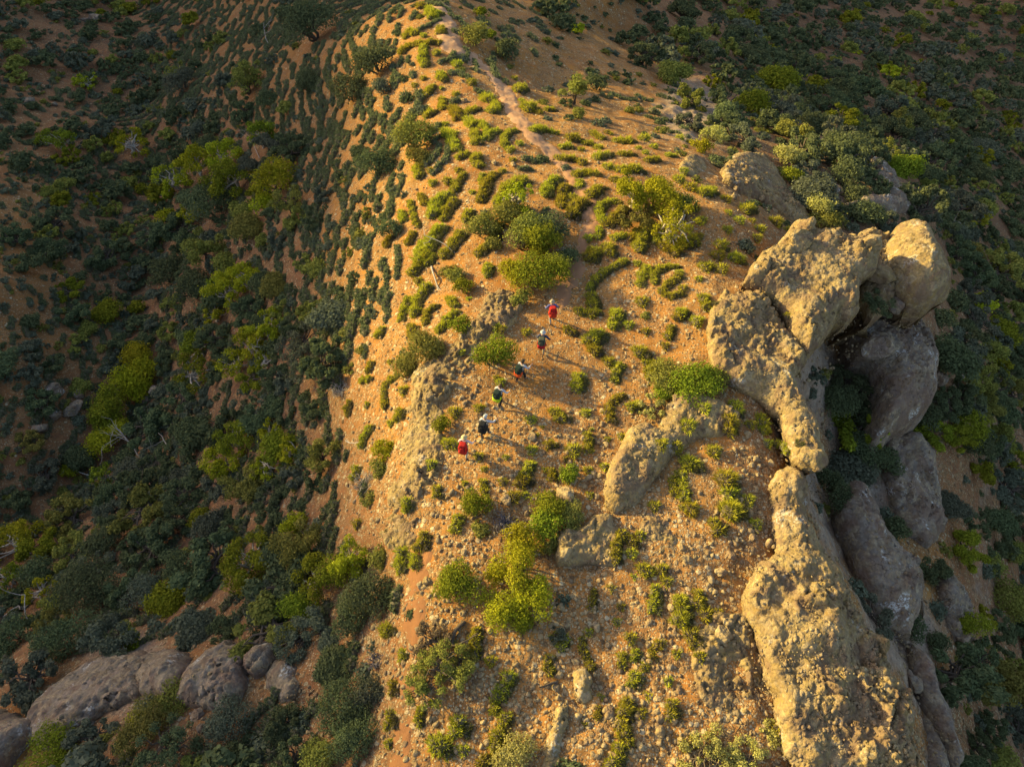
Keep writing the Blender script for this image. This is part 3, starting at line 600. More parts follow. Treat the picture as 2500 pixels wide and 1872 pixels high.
def plant_meshes(r, h, kind, style, seed, nleaf, size, bark='bark'):
    """crown and trunk of a shrub or tree about r wide, h tall, standing at the origin"""
    rg = np.random.default_rng(seed); cen = []; rad = []
    if style == 'bush':
        nl = 9
        for i in range(nl):
            a = rg.random() * 6.28; q = math.sqrt(rg.random()) * r * .72; rr = r * (.30 + .22 * rg.random())
            cen.append((q * math.cos(a), q * math.sin(a), max(rr * .5, (h - rr) * (1 - .55 * (q / r) ** 2) * (.75 + .25 * rg.random())))); rad.append(rr)
        cen.append((0, 0, h * .45)); rad.append(r * .62)
    elif style == 'tree':
        nl = 15
        for i in range(nl):
            a = rg.random() * 6.28; q = math.sqrt(rg.random()) * r * .88; rr = r * (.18 + .16 * rg.random())
            cen.append((q * math.cos(a), q * math.sin(a), h * (.55 + .38 * rg.random() - .22 * (q / r) ** 2))); rad.append(rr)
    else:   # spread: loose
        nl = 22
        for i in range(nl):
            a = rg.random() * 6.28; q = math.sqrt(rg.random()) * r * .95; rr = r * (.12 + .14 * rg.random())
            cen.append((q * math.cos(a), q * math.sin(a), h * (.35 + .55 * rg.random() - .2 * (q / r) ** 2))); rad.append(rr)
    V, F, rnd = leaf_cloud(cen, rad, nleaf, size, rg, inner=.35 if style != 'bush' else .5)
    m = V.reshape(-1, 4, 3)[:, :, 2].min(1) > -.05 * h; 
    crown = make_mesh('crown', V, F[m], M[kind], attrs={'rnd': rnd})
    parts = []; rt = .035 * h + .02
    if style == 'bush':
        for c in cen[:6]: parts.append(tube(bent((0, 0, -.3), c, rg), np.linspace(rt, rt * .3, 5), 5))
    else:
        stems = 3 if style == 'tree' else 4
        for s_i in range(stems):
            c0 = cen[s_i]; fork = (c0[0] * .35, c0[1] * .35, h * .35)
            parts.append(tube(bent((rg.normal() * .06, rg.normal() * .06, -.4), fork, rg), np.linspace(rt * 1.2, rt * .8, 5), 6))
            for c in cen[s_i::stems]: parts.append(tube(bent(fork, c, rg), np.linspace(rt * .75, rt * .18, 5), 5))
    v, f = join(parts)
    return crown, make_mesh('trunk', v, f, M[bark], smooth=True)

SIZES = {}
def plant(name, x, y, z, crown, trunk, scale, rot, cat, group=None, sz=1.0):
    r = bpy.data.objects.new(name, None); col.objects.link(r); r.location = (x, y, z); r.rotation_euler = (0, 0, rot); r.scale = (scale, scale, scale * sz); r.empty_display_size = .3
    link('crown', crown, r); link('trunk', trunk, r)
    tag(r, None, cat, group); return r

# ---- spinifex: blades round domes strung on a line
def spinifex_mesh(lines, rg, dens=1.0, straight=False):
    """lines: list of (points Nx3, radius); spiny blades standing off low domes"""
    VV = []; RR = []; MI = []; thatchV = []; thatchF = []; nt = 0
    for ln_ in lines:
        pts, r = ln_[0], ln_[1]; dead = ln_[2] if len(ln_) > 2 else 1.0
        pts = np.atleast_2d(np.array(pts, float)); L = np.concatenate([[0], np.cumsum(np.linalg.norm(np.diff(pts, axis=0), axis=1))]) if len(pts) > 1 else np.array([0.])
        nd = max(1, int(math.ceil(L[-1] / (r * .8))) + (1 if len(pts) > 1 else 0))
        ts = np.linspace(0, L[-1], nd) if len(pts) > 1 else np.array([0.])
        cs = np.stack([np.interp(ts, L, pts[:, k]) for k in range(3)], -1) if len(pts) > 1 else pts[:1].copy()
        for ci, c in enumerate(cs):
            c = c + np.array([rg.normal() * .12 * r, rg.normal() * .12 * r, 0]); c[2] = Z(c[0], c[1]) if not straight else c[2]
            rr = r * (.80 + .35 * rg.random()); hh = rr * (.75 + .25 * rg.random())
            n = int(300 * dens * (rr / .5) ** 1.4) + 40
            ph = rg.random(n) * 6.283; ct = rg.random(n) ** .8
            st = np.sqrt(1 - ct ** 2); lump = 1 + .16 * np.sin(ph * 3 + ci * 2.1) + .08 * np.sin(ph * 7 + ci)
            nr = np.stack([st * np.cos(ph), st * np.sin(ph), ct], -1)
            base = c + nr * np.array([rr, rr, hh]) * (.55 * lump)[:, None]
            dirv = nr + rg.normal(size=(n, 3)) * .28; dirv[:, 2] += .25; dirv /= np.linalg.norm(dirv, axis=1)[:, None]
            ln = rr * (.35 + .3 * rg.random(n)) * lump
            tip = base + dirv * ln[:, None]
            sd = np.cross(dirv, rg.normal(size=(n, 3))); sd /= np.linalg.norm(sd, axis=1)[:, None]
            wd = (.018 + .014 * rg.random(n)) / max(dens, .25) ** .5
            VV.append(np.stack([base - sd * wd[:, None], base + sd * wd[:, None], tip], 1).reshape(-1, 3))
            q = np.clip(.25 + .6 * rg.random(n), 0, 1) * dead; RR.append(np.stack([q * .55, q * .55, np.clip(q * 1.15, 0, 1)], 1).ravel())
            # thatch dome
            kk, rr_ = 10, 4; dv = []
            for a in range(rr_):
                el = a / (rr_ - 1) * math.pi / 2
                for b in range(kk):
                    an = b / kk * 6.283; l2 = (1 + .16 * math.sin(an * 3 + ci * 2.1)) * (.66 + .08 * rg.random())
                    dv.append(c + np.array([math.cos(an) * math.cos(el) * rr * l2, math.sin(an) * math.cos(el) * rr * l2, math.sin(el) * hh * l2 - (.12 if a == 0 else 0)]))
            for a in range(rr_ - 1):
                for b in range(kk): thatchF.append((nt + a * kk + b, nt + a * kk + (b + 1) % kk, nt + (a + 1) * kk + (b + 1) % kk, nt + (a + 1) * kk + b))
            thatchV += dv; nt += len(dv)
    V = np.concatenate(VV); nb = len(V); F3 = np.arange(nb).reshape(-1, 3)
    V = np.concatenate([V, np.array(thatchV)]); F4 = np.array(thatchF) + nb
    rnd = np.concatenate([np.concatenate(RR), np.tile(rg.random(nt) * .5 + .2, 1)])
    return V, [F3, F4], np.concatenate([np.zeros(len(F3)), np.ones(len(F4))]), rnd


# ------------------------------------------------------------------ spinifex read off the photograph: strokes in enlarged views
def strokes(x0, y0, txt):
    out = []
    for s in txt.replace('\n', ' ').split(';'):
        v = [float(q) for q in s.split()]
        if len(v) < 3: continue
        out.append((off(x0, y0, [(v[i], v[i + 1]) for i in range(0, len(v) - 1, 2)]), v[-1] / 2.587))
    return out
T = strokes(825, 0, """520 50 24;575 70 590 120 640 90 24;650 190 650 215 24;430 235 450 205 490 215 20;540 235 16;395 340 440 300 490 285 540 280 590 270 20;
540 310 535 360 545 420 22;620 340 24;640 275 18;750 415 24;640 475 655 510 24;560 600 590 550 20;480 550 20;545 505 16;655 560 16;745 600 20;850 535 22;
655 690 660 630 19;1118 505 16;1130 575 1165 560 26;1210 695 36;1160 640 16;1320 700 1350 700 20;1270 720 18;920 625 955 640 30;975 710 990 660 26;560 740 590 715 26;
730 700 750 750 28;820 720 870 690 22;820 775 850 800 28;680 790 24;690 840 720 900 745 945 26;745 850 20;860 840 870 905 26;910 785 930 830 22;925 885 950 850 1000 835 24;
1050 925 1045 880 1075 840 1115 830 20;1085 950 22;1140 915 22;1220 835 1280 820 1350 840 26;1385 850 20;1465 885 1510 885 28;1415 935 1450 935 24;1550 910 1600 915 20;
1530 950 20;1610 850 1660 880 20;1645 940 24;1760 900 1830 900 28;1930 890 27;1900 940 20;1995 935 22;1700 840 15;1720 850 13;1635 1000 1690 985 30;1790 980 1845 980 24;
1940 970 24;1955 1022 2010 1012 22;2080 985 2120 990 18;1405 1012 1470 1012 30;1540 1035 26;1700 1060 26;1780 1080 1850 1075 1900 1080 27;1495 1112 1560 1095 1625 1110 26;
1520 1150 1525 1180 20;1370 1135 1325 1170 1310 1235 28;1595 1235 1645 1190 28;1740 1140 26;1430 1190 1410 1250 1405 1310 26;870 990 880 1050 24;760 1000 812 980 24;
760 1080 25;1100 1020 22;980 1110 940 1160 920 1220 900 1270 26;1040 1090 22;912 1110 900 1160 18;790 1110 750 1155 740 1205 22;850 1220 22;700 1150 24;600 1165 26;
1165 1150 1110 1160 1050 1210 1010 1280 1040 1330 32;520 1240 550 1290 20;460 1280 475 1360 500 1430 18;680 1240 620 1280 600 1350 34;735 1280 690 1330 660 1385 26;
830 1340 800 1400 25;500 1060 510 1120 26;580 1080 20;1740 1270 1665 1290 1640 1350 1665 1405 25;1800 1330 1740 1380 1700 1425 28;1545 1290 1480 1320 1470 1365 34;
1590 1510 28;1700 1560 1712 1600 30;1615 1600 1600 1640 32;1740 1505 1805 1490 24;1895 1470 1850 1505 28;1960 1440 1905 1520 1885 1575 32;2050 1560 2130 1600 30;2170 1525 30;
540 1540 505 1600 26;640 1440 600 1510 560 1580 520 1640 36;780 1480 730 1540 670 1620 30;1010 1420 975 1525 26;330 1500 300 1560 22;400 1350 415 1400 22;470 1480 440 1540 22;
900 1600 930 1560 26;1480 1250 24;2060 1480 2000 1530 26;1650 1450 1640 1500 20""")
T += strokes(825, 620, """1590 30 1610 0 32;1720 10 28;1810 50 1740 82 1670 120 1612 170 1590 230 21;1600 275 1612 335 30;1525 365 1580 380 1625 370 27;1890 60 18;1960 90 1915 140 1900 195 25;
2130 82 2050 90 1992 130 1995 180 22;2150 150 2080 190 2042 240 2090 272 2160 255 22;1930 310 30;2180 370 2140 402 28;2100 470 2080 522 22;2070 580 24;1940 490 22;1760 380 1732 460 32;
1645 500 1610 540 38;1840 460 28;1590 560 1620 622 30;1450 485 1475 500 28;1895 620 42;1710 680 28;1780 700 1750 760 1742 805 24;1940 690 28;2010 700 1965 735 1985 780 28;
1520 785 1520 850 30;1790 900 1725 930 1700 990 1722 1055 26;1850 975 1885 955 30;1370 1010 1410 1040 36;1220 1050 26;1560 1010 30;1290 1100 16;1575 1150 1575 1240 24;1490 1255 36;
1600 1110 18;1790 1155 22;1330 1215 1355 1205 24;1230 1250 30;895 1280 25;1060 1280 18;930 1365 25;1200 1335 1185 1385 30;1190 1430 1150 1450 34;1040 1440 26;1340 1380 1352 1420 25;
1440 1430 26;1590 1520 25;1300 1370 20;1580 1370 24;2145 1390 2110 1440 2120 1510 26;2170 1395 2182 1470 2180 1540 26;1995 1590 32;2030 1210 34;2140 1225 28;1680 1350 24;
745 1005 30;700 1210 34;738 1215 28;890 980 30;1020 820 24;1000 790 18;990 455 22;1040 470 22;1185 500 26;780 620 16;590 1335 25;620 1490 625 1520 28;440 1580 438 1600 30;
800 1450 18;910 1445 930 1500 22;1110 1540 32;1180 1530 26;415 860 30;400 1000 385 1042 26;600 20 565 65 22;560 10 510 70 470 122 28;510 175 22;555 220 500 300 470 382 30;
440 290 410 370 400 420 22;610 330 560 380 550 440 21;740 372 690 420 640 482 24;470 470 480 522 28;270 490 250 522 24;700 285 740 332 24;830 290 18;950 80 940 132 26;
345 785 300 830 290 900 300 958 20;375 770 340 805 16;150 800 200 790 20;190 960 28;300 960 26;340 1080 28;205 1105 160 1170 150 1222 25;120 1360 105 1410 24;60 1010 70 950 22;
330 690 24;210 700 190 740 22;560 560 22;1250 1150 16;1700 1170 18;1430 1290 20;2190 1600 26;2060 1180 20""")
T += strokes(825, 1232, """545 200 520 270 33;400 315 400 400 34;480 330 490 400 34;440 10 26;130 120 28;760 90 740 150 28;1790 190 1750 240 1745 300 1750 345 26;1830 205 1870 255 27;1860 310 28;1910 200 30;
1920 405 1950 425 32;2035 420 32;1855 450 24;2080 495 30;2000 540 1992 600 1980 662 30;2170 620 2160 720 40;1610 540 1600 645 20;1720 530 22;1780 650 28;1760 740 26;1845 850 36;
2030 880 1990 910 1980 965 26;1940 1010 1930 1040 24;1880 930 1870 980 26;1790 950 1790 1010 28;2140 950 26;1880 1085 1850 1130 34;2080 1115 25;1960 1210 26;2100 1270 2100 1320 40;
1910 1310 32;1830 1250 1800 1340 1785 1430 1820 1505 34;1770 1545 1730 1630 40;1635 1285 1645 1345 20;1660 1210 20;1535 850 1550 930 1590 1022 24;1590 820 24;1330 960 1308 1015 1340 1052 28;
1345 840 1400 810 1440 850 1400 900 24;870 790 860 860 870 942 28;960 980 28;1075 1085 1040 1160 1000 1215 34;990 1250 990 1305 28;1050 1345 1020 1430 1000 1505 36;630 1490 650 1530 52;
770 1380 750 1420 44;790 1560 30;520 1290 505 1370 27;690 1600 26;690 1010 26;300 800 340 790 32;410 940 400 970 28;345 1140 345 1180 32;330 1330 325 1370 40;330 1510 30;1560 1390 18;
1290 590 24;900 1640 930 1600 34;600 1250 22""")
T += strokes(1650, 1232, """90 20 38;350 30 350 55 50;240 130 250 165 38;500 130 30;130 555 140 625 33;30 600 30 640 32;35 730 44;185 715 40;262 690 26;95 840 105 870 40;0 950 30;135 960 32;60 1500 110 1500 30;640 1420 30""")
T += strokes(1650, 620, """25 380 32;165 285 200 340 34;130 430 32;190 90 38;280 112 32;270 20 34;360 30 30;45 220 30;710 390 20;180 970 36;365 960 380 985 34;335 1050 340 1100 34;350 1130 30;460 1080 32;
530 1040 545 1100 34;540 1120 28;575 1200 32;635 1200 24;690 1230 720 1240 30;235 1250 40;80 1110 36;60 1330 100 1340 44;320 1440 50;320 1520 48;340 1620 52;445 1560 36;90 1610 42;
10 1230 24;20 1440 18;20 1500 30;140 160 24;20 120 24""")
T += strokes(1650, 0, """620 1410 32;530 1460 26;510 1510 26;400 1400 30;420 1330 460 1320 30;320 1270 28;170 1225 220 1215 30;90 1190 30;320 1450 26;40 1545 90 1530 36;140 1500 30;270 1560 36;360 1640 390 1645 32;
700 1460 24;20 1140 30;60 1080 24;330 1350 22;480 1400 22;120 1330 26;170 1400 26;30 880 24;90 905 22""")
SP_MATS = [M['spinifex'], M['thatch']]; SPG_MATS = [M['spinifex_gray'], M['thatch']]
tuss_pos = []; hand_xy = []
def put_spinifex(pts_w, r, rg, gray=False, dens=1.0):
    cx0, cy0 = float(np.mean([p[0] for p in pts_w])), float(np.mean([p[1] for p in pts_w])); c = np.array([cx0, cy0, float(Z(cx0, cy0))])
    lns = [(pts_w, r)]
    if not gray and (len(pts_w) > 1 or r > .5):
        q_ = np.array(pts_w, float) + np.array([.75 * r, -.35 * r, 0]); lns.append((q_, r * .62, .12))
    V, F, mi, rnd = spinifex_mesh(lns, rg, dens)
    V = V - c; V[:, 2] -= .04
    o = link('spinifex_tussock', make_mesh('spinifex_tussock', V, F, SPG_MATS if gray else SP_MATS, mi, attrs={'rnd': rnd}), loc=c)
    tag(o, None, 'grass tussock', 'spinifex tussocks on the ridge')
    L = sum(math.dist(pts_w[i][:2], pts_w[i + 1][:2]) for i in range(len(pts_w) - 1))
    look = ('gray green' if gray else 'yellow green')
    look = ('long curved ' if L > 2.4 else 'curved ' if len(pts_w) > 2 else 'oval ' if len(pts_w) == 2 else ('small round ' if r < .45 else 'round ')) + look
    note(o, 'spinifex tussock', look, *c)
    for p in pts_w: hand_xy.append((p[0], p[1], r))
    return o
n_tuss = 0
for pts, rp in T:
    w = np.array([hit1(a, b) for a, b in pts])
    _, _, zc = project(w[:, 0].mean(), w[:, 1].mean(), w[:, 2].mean())
    r = float(rp * zc / FPX) * 1.6
    # the stroke was read at the tuft tops: shift the foot a little towards the camera
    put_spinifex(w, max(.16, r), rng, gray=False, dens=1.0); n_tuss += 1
print('hand spinifex', n_tuss)

# ------------------------------------------------------------------ shrubs and trees read off the photograph
def key(v): return [tuple(q) for q in v]
PL = []   # px, py, radius px, kind, style, height ratio, label, name
def P_(x0, y0, txt):
    for s in txt.strip().split('\n'):
        a = s.split('|'); v = [float(q) for q in a[0].split()]
        PL.append((x0 + v[0] / 2.587, y0 + v[1] / 2.587, v[2] / 2.587, a[1], a[2], float(a[3]), a[4]))
P_(825, 0, """460 850 105|olive|bush|1.3|tall olive bush on the near side of the path, gold on its sunlit side
500 985 75|olive|bush|.8|low olive bush under the tall olive one by the path
870 225 80|olive|bush|.9|dense round olive bush against the upper path
905 90 38|green|bush|.9|small green bush behind the dense one on the upper path
970 215 32|green|bush|.9|small bright bush touching the dense round bush at the upper path
1090 310 78|dark|bush|.9|dark flattened bush one step off the upper path, in shade
1490 620 75|olive|tree|1.3|lone upright olive tree on the slope beyond the path
1520 730 45|olive|bush|.7|low olive scrub at the foot of the lone upright tree
1640 540 62|dark|bush|.9|dark round shrub above the lone upright olive tree
250 375 105|dark|bush|.9|dark brown green shrub, upper one of the dark clump beside the striped slope
70 580 95|dark|bush|1.0|very dark broad bush below the brown green shrub of the striped slope
260 540 58|gray|bush|1.0|pale gray green round bush standing beside the very dark broad bush
230 1050 100|dark|bush|.9|dark broad shrub below the tall olive path bush
1130 1225 75|lime|spread|1.3|light feathery green sapling inside the long curved spinifex arc
1080 1330 95|olive|bush|.8|thin olive scrub filling the long spinifex arc
1200 1430 110|olive|bush|.9|brownish olive scrub in the heart of the big thicket
1330 1430 100|dark|bush|.9|dark shaded shrub on the path side of the big thicket
1160 1510 62|brown|bush|1.2|dry straw brown bush in the big thicket
1290 1490 90|green|bush|1.3|bright green rounded bush in the middle of the big thicket
900 1420 85|olive|bush|.9|grayish olive round bush at the thicket edge by the orange soil
975 1530 50|olive|bush|.8|small olive bush just below the grayish round one at the thicket edge
1460 1600 60|dark|bush|.9|dark bush where the big thicket meets the path
1860 1200 110|lime|tree|1.2|bright yellow green crown, highest part of the sprawling mallee
2010 1230 118|lime|bush|1.2|feathery lime crown in the middle of the sprawling mallee
1900 1320 100|olive|spread|.6|shaded olive undergrowth beneath the sprawling mallee
2110 1400 105|lime|spread|1.4|lime green mallee crown over a pale bent trunk
2160 1290 80|olive|bush|.8|olive bush behind the mallee with the bent trunk
330 1440 60|dark|bush|.9|small dark shrub on the shaded edge of the ridge above the lower stripes""")
P_(825, 620, """1270 95 125|green|bush|1.0|big rounded green bush at the near end of the thicket, above the front hiker
1110 100 85|lime|bush|.9|pale lime bush beside the big rounded one above the hikers
1390 60 75|olive|bush|.9|speckled olive bush against the path above the front hiker
1155 265 55|olive|bush|.8|low gray olive bush by the stony hump above the front hiker
1260 -60 70|green|bush|1.1|green bush joining the big rounded one to the thicket
985 600 108|green|bush|1.15|dense round yellow green bush right beside the second and third hikers
540 600 110|olive|bush|.8|spreading olive bush against the outer foot of the gold rim
420 700 70|olive|bush|.8|lower olive bush at the outer foot of the gold rim
770 440 58|green|bush|.9|small green bush above the gold rim
745 130 52|olive|bush|.9|olive bush beside the pale dead branch
790 200 48|green|bush|1.0|round green bush casting shade below the pale dead branch
700 100 45|olive|bush|.8|loose olive shrub touching the pale dead branch
650 1060 50|green|bush|1.1|round dark green bush on the rim beside the rear hikers
295 1230 62|lime|bush|.8|yellow green bush on the outer side of the rim below the hikers
250 1350 58|olive|bush|.8|olive bush beside the dead bush at the rim
2120 770 110|olive|bush|.8|wide olive bush pressed against the cobbly cliff shelf
2060 860 70|green|bush|.8|greener lower part bush beside the wide one at the cliff shelf
1990 960 60|pale|spread|.6|thin pale twiggy scrub near the mid mound
1455 1380 60|green|bush|.9|green bush casting shade at the mid mound foot
850 1570 90|green|bush|.8|low green bush beside the gray twiggy dead shrub
1340 1600 95|green|bush|1.0|green bush below the pale rounded rock
1460 1640 80|olive|bush|.9|olive bush in the notch between the mound and ledge""")
P_(1650, 620, """120 800 120|green|bush|.8|broad green bush at the inner foot of the cobbly cliff shelf
250 760 85|olive|bush|.8|olive bush climbing the cobbly cliff shelf
1090 820 110|dark|tree|1.0|dark shrub in the deep notch under the cliff shelf
1010 940 110|dark|bush|1.0|very dark bush at the foot of the cliff shelf
1180 980 95|dark|tree|1.0|dark green shrub against the gray buttress foot
1230 1190 120|dark|bush|1.0|dark rounded shrub midway down the cliff foot row
1340 1300 80|dark|bush|1.0|dark shrub lowest of the three at the cliff foot
960 1450 75|dark|bush|1.0|dark shrub beneath the rounded stone nose
1060 1540 80|dark|bush|1.0|dark shrub at the head of the dark rock face
1830 1080 100|green|bush|.9|green brown shrub below the gray buttress on the outer slope
1600 1000 90|dark|bush|.9|dark shrub tucked against the lower side of the gray buttress
1270 330 75|dark|spread|.6|faint green scrub growing on the shaded gray rock between the two big rocks
1880 1200 90|dark|bush|.9|dark shrub under the green brown one on the outer slope""")
P_(1650, 0, """240 860 62|pale|bush|.8|pale yellow bush on the edge of the gray scree patch
165 940 50|lime|bush|.9|small lime bush just below the pale yellow one by the scree
700 1010 72|pale|bush|1.1|gold tipped bush on the shaded spur beyond the gold knob
740 1110 52|green|bush|.9|green bush at the foot of the gold tipped one on the spur
900 1310 78|pale|bush|1.2|gold topped bush between the knob and the overhanging outcrop
960 1400 75|olive|bush|.8|olive bush below the gold topped one behind the outcrop
1080 1130 95|dark|bush|.9|dark broad shrub on the spur above the lichen rim
1140 1230 75|dark|bush|.9|dark shrub below the broad one above the lichen rim
1070 960 105|dark|bush|.9|dark shrub at the outer edge of the spur
480 690 110|green|bush|.6|broad green shrub behind the gray scree patch
700 720 100|dark|bush|.7|darker broad shrub next to the green one behind the scree
860 820 90|dark|bush|.7|dark shrub trailing down from behind the scree""")
P_(825, 1232, """760 500 118|green|bush|1.1|rounded green tree, nearest the track, in the lime tree clump
690 470 80|green|bush|1.0|low green flank of the rounded tree near the track
1000 430 62|lime|bush|1.0|slim lime crown between the rounded tree and the tall ones
1130 380 115|lime|bush|1.3|tall lime crown over a thin pale stem in the clump
1040 640 110|lime|bush|1.0|lowest bright lime crown of the clump
1240 560 110|lime|bush|1.1|green crown of the clump next to the reddish hollow
1190 210 95|lime|bush|1.2|upper lime crown of the clump
1310 90 90|green|bush|1.1|green crown of the clump reaching up to the ledge
1320 220 60|olive|bush|.9|olive bush squeezed between the clump and the pale ledge
1150 730 65|green|bush|.8|small drooping green crown at the foot of the clump
60 330 92|lime|tree|1.5|yellow topped tree rising out of the shade into sun beside the rim
-10 430 90|green|bush|1.1|dark green tree just behind the yellow topped one
210 560 130|dark|bush|.9|big dark shrub below the yellow topped tree
100 700 105|dark|bush|.8|dark shrub on the shaded slope below the big one
660 1000 120|olive|spread|.9|loose olive bush beside the sunken track
560 1130 95|olive|spread|.8|olive bush hanging into the sunken track
600 850 90|brown|spread|.6|brown scrub with a fallen dark trunk by the lime clump
780 960 70|olive|spread|.7|thin olive scrub on the slope side of the loose bush
1130 1570 110|pale|bush|.7|pale green rounded bush at the bottom edge of the frame
60 1260 130|dark|bush|.9|dark shaded shrub beside the sunken track
180 1180 95|gray|bush|.8|gray green shaded shrub touching the track side one
80 1480 115|dark|bush|.9|dark shrub lowest beside the sunken track
1390 820 40|gray|spread|.6|small gray scrub inside a dark spinifex ring
260 330 60|olive|bush|.7|olive scrub below the rim end""")
P_(1650, 1232, """200 1570 120|pale|spread|.5|pale yellow green low shrub at the bottom edge
450 1600 100|pale|spread|.5|sparse pale green shrub at the bottom edge nearer the spine
620 1440 62|pale|spread|.5|small thin yellow shrub in the rubble near the spine
1660 890 62|dark|bush|1.0|single dark round shrub on the red slope below the spine
2090 600 110|olive|bush|1.0|broad olive tree on the outer slope below the spine
1880 760 85|green|bush|1.0|yellow green shrub below the broad olive tree on the outer slope
1500 760 75|dark|bush|.8|dark shrub under the spine near a white stained rock""")
P_(0, 620, """860 600 78|lime|bush|1.2|highest domed crown of the clumped yellow green gum
890 700 88|lime|bush|1.2|domed crown under the highest one of the clumped gum
740 770 95|lime|bush|1.2|broad middle crown of the clumped gum
880 860 60|lime|bush|1.2|small inner crown of the clumped gum near bare limbs
640 930 100|green|bush|1.2|big left crown of the clumped gum
650 1030 75|green|bush|1.0|lowest crown of the clumped gum
740 1120 68|lime|bush|1.1|upper crown of the smaller gum below the clumped one
630 1190 80|lime|bush|1.1|lower crown of the smaller gum above bare white limbs
430 1350 48|lime|bush|1.0|tiny yellow green crown at the end of a bare limb
650 1400 58|green|spread|1.0|small green crown beside bare gray limbs in the gully
1240 560 78|green|bush|1.1|green domed shrub deep in the gully
1440 260 100|lime|tree|1.3|yellow green mallee crown in the gully, lower one of the pair
1560 170 82|lime|tree|1.3|yellow green mallee crown in the gully, upper one of the pair
1380 190 62|green|tree|1.2|green mallee crown between bare twigs in the gully
1360 380 62|lime|spread|1.1|low yellow crown under the pair of gully mallees
1590 600 95|lime|tree|1.2|olive yellow crown on the lower slope of the gully
1500 700 75|lime|spread|1.1|narrow yellow crown below the olive yellow one
1700 480 85|lime|tree|1.2|yellow crown close to the striped slope foot
1680 680 60|green|spread|1.0|green crown among bare pale limbs on the slope
1510 1180 100|green|tree|1.1|green spreading crown above the gray scree strip
1430 1310 95|lime|tree|1.1|yellow green spreading crown low on the shaded slope
1720 1140 65|lime|spread|1.0|small yellow crown on the shaded slope near the ridge
1830 1240 70|lime|spread|1.0|lime crown on the shaded slope below the dead bush
1690 1340 70|lime|spread|1.0|lime crown over forked bare limbs on the shaded slope
1480 1500 75|olive|tree|1.0|olive crown at the bottom of the shaded tree group
1250 760 95|green|spread|1.0|loose green crown by the fallen limbs in the gully
2050 1290 88|olive|tree|1.0|yellowish bush at the shade line beside the gold rim
1900 570 105|gray|spread|.9|gray green feathery shrub just off the ridge
1970 700 90|gray|spread|.9|gray feathery shrub below the first one off the ridge
1220 220 110|dark|bush|1.0|dark rounded shrub in the gully bottom
1060 130 100|dark|bush|.9|dark shrub upslope from the gully mallees""")
P_(0, 0, """1250 1060 90|lime|tree|1.2|yellow green crown, highest of the gold crowned group
1420 1000 85|lime|tree|1.2|bright crown beside bare white limbs in the gold crowned group
1640 870 85|green|tree|1.2|green crown above the gold crowned group
1740 1150 105|lime|bush|1.2|dense golden green crown against the striped slope
1680 1280 70|lime|bush|1.0|lower golden green crown against the striped slope
1450 1160 110|green|tree|1.2|broad mid green crown in the gold crowned group
1120 1160 80|lime|spread|1.1|flat yellow crown on the gully side of the group
1040 1360 50|lime|bush|1.1|small bright crown hanging low in the gully
1220 1340 65|lime|spread|1.1|yellow crown above a bare pale limb in the gully
1550 530 100|olive|spread|1.0|olive brown scrub on the striped slope
540 500 48|lime|spread|1.0|small yellow shrub at the gully head
1110 460 55|olive|spread|.9|yellowish shrub low on the upper striped slope
790 880 75|lime|spread|1.1|yellow green crown in the upper gully
350 880 75|green|spread|1.0|mid green shrub on the west slope near the upper gully
1990 190 125|dark|bush|1.1|big dark round bush high on the striped slope
1690 620 62|dark|bush|.7|flat dark shrub in the middle of the striped slope
1340 1300 125|dark|bush|1.0|dark mass of shrub below the gold crowned group
1300 1580 100|olive|tree|1.1|olive tree crown under the dark mass of shrub
1830 1280 85|olive|spread|1.0|brownish olive shrub edging the golden crown
1150 520 80|gray|bush|.9|gray blue shrub on the upper striped slope""")
P_(0, 1232, """1590 350 130|green|tree|1.1|tall green tree beside the yellow flowering one, in shade
1560 480 90|green|bush|1.0|green bush at the foot of the tall shaded tree
1860 130 68|lime|bush|1.2|yellow lit crown tip catching the last sun on the shaded slope
1900 270 125|olive|tree|1.0|brown olive tree between the yellow tip and the gold tree
2000 470 105|green|tree|1.1|green tree behind the yellow topped tree
1890 650 95|green|bush|1.1|bright green domed crown above the gray outcrops
1690 710 85|dark|bush|1.1|dark upright shrub above the gray outcrops
1170 400 115|dark|bush|.9|dark shrub in the middle of the shaded lower slope
940 560 115|gray|bush|.9|gray green shrub below the dark middle one
550 560 160|dark|bush|.9|very broad dark shrub on the lower shaded slope
420 860 140|dark|bush|.9|broad dark green shrub above the largest gray outcrop
810 860 62|green|bush|1.0|small vivid green shrub touching the largest gray outcrop
260 560 70|lime|spread|1.0|yellow green crown over the fallen gray log
80 260 130|lime|spread|1.0|spreading yellow green tree at the frame edge
40 480 80|green|spread|1.0|green crown beside bare limbs at the frame edge
90 840 100|dark|bush|.9|dark shrub at the frame edge above the scree
330 1570 130|green|bush|.9|green shrub in front of the largest gray outcrop
900 1400 125|olive|bush|1.0|olive shrub growing before the squarish outcrop
880 1370 62|lime|bush|1.3|yellow green top of the shrub before the squarish outcrop
1060 1540 130|dark|spread|.9|dark twiggy shrub at the bottom edge
1440 1400 130|gray|bush|.9|gray green shrub below the domed outcrop
1060 1240 95|olive|bush|.8|olive shrub wedged between the domed and largest outcrops
1870 850 100|gray|spread|.8|gray brown scrub above the round gray outcrop
2150 1380 105|dark|bush|.9|dark shrub beside the bare red gully track
2030 1600 100|olive|bush|.8|brownish shrub at the bottom of the red gully track
650 250 110|dark|bush|.9|dark rounded shrub upper middle of the lower slope
280 420 100|dark|bush|.9|dark shrub among bare curved limbs
1500 1600 90|dark|bush|.8|small dark shrub at the bottom edge below the gray green one""")
crowns = []
leaf_budget = 0
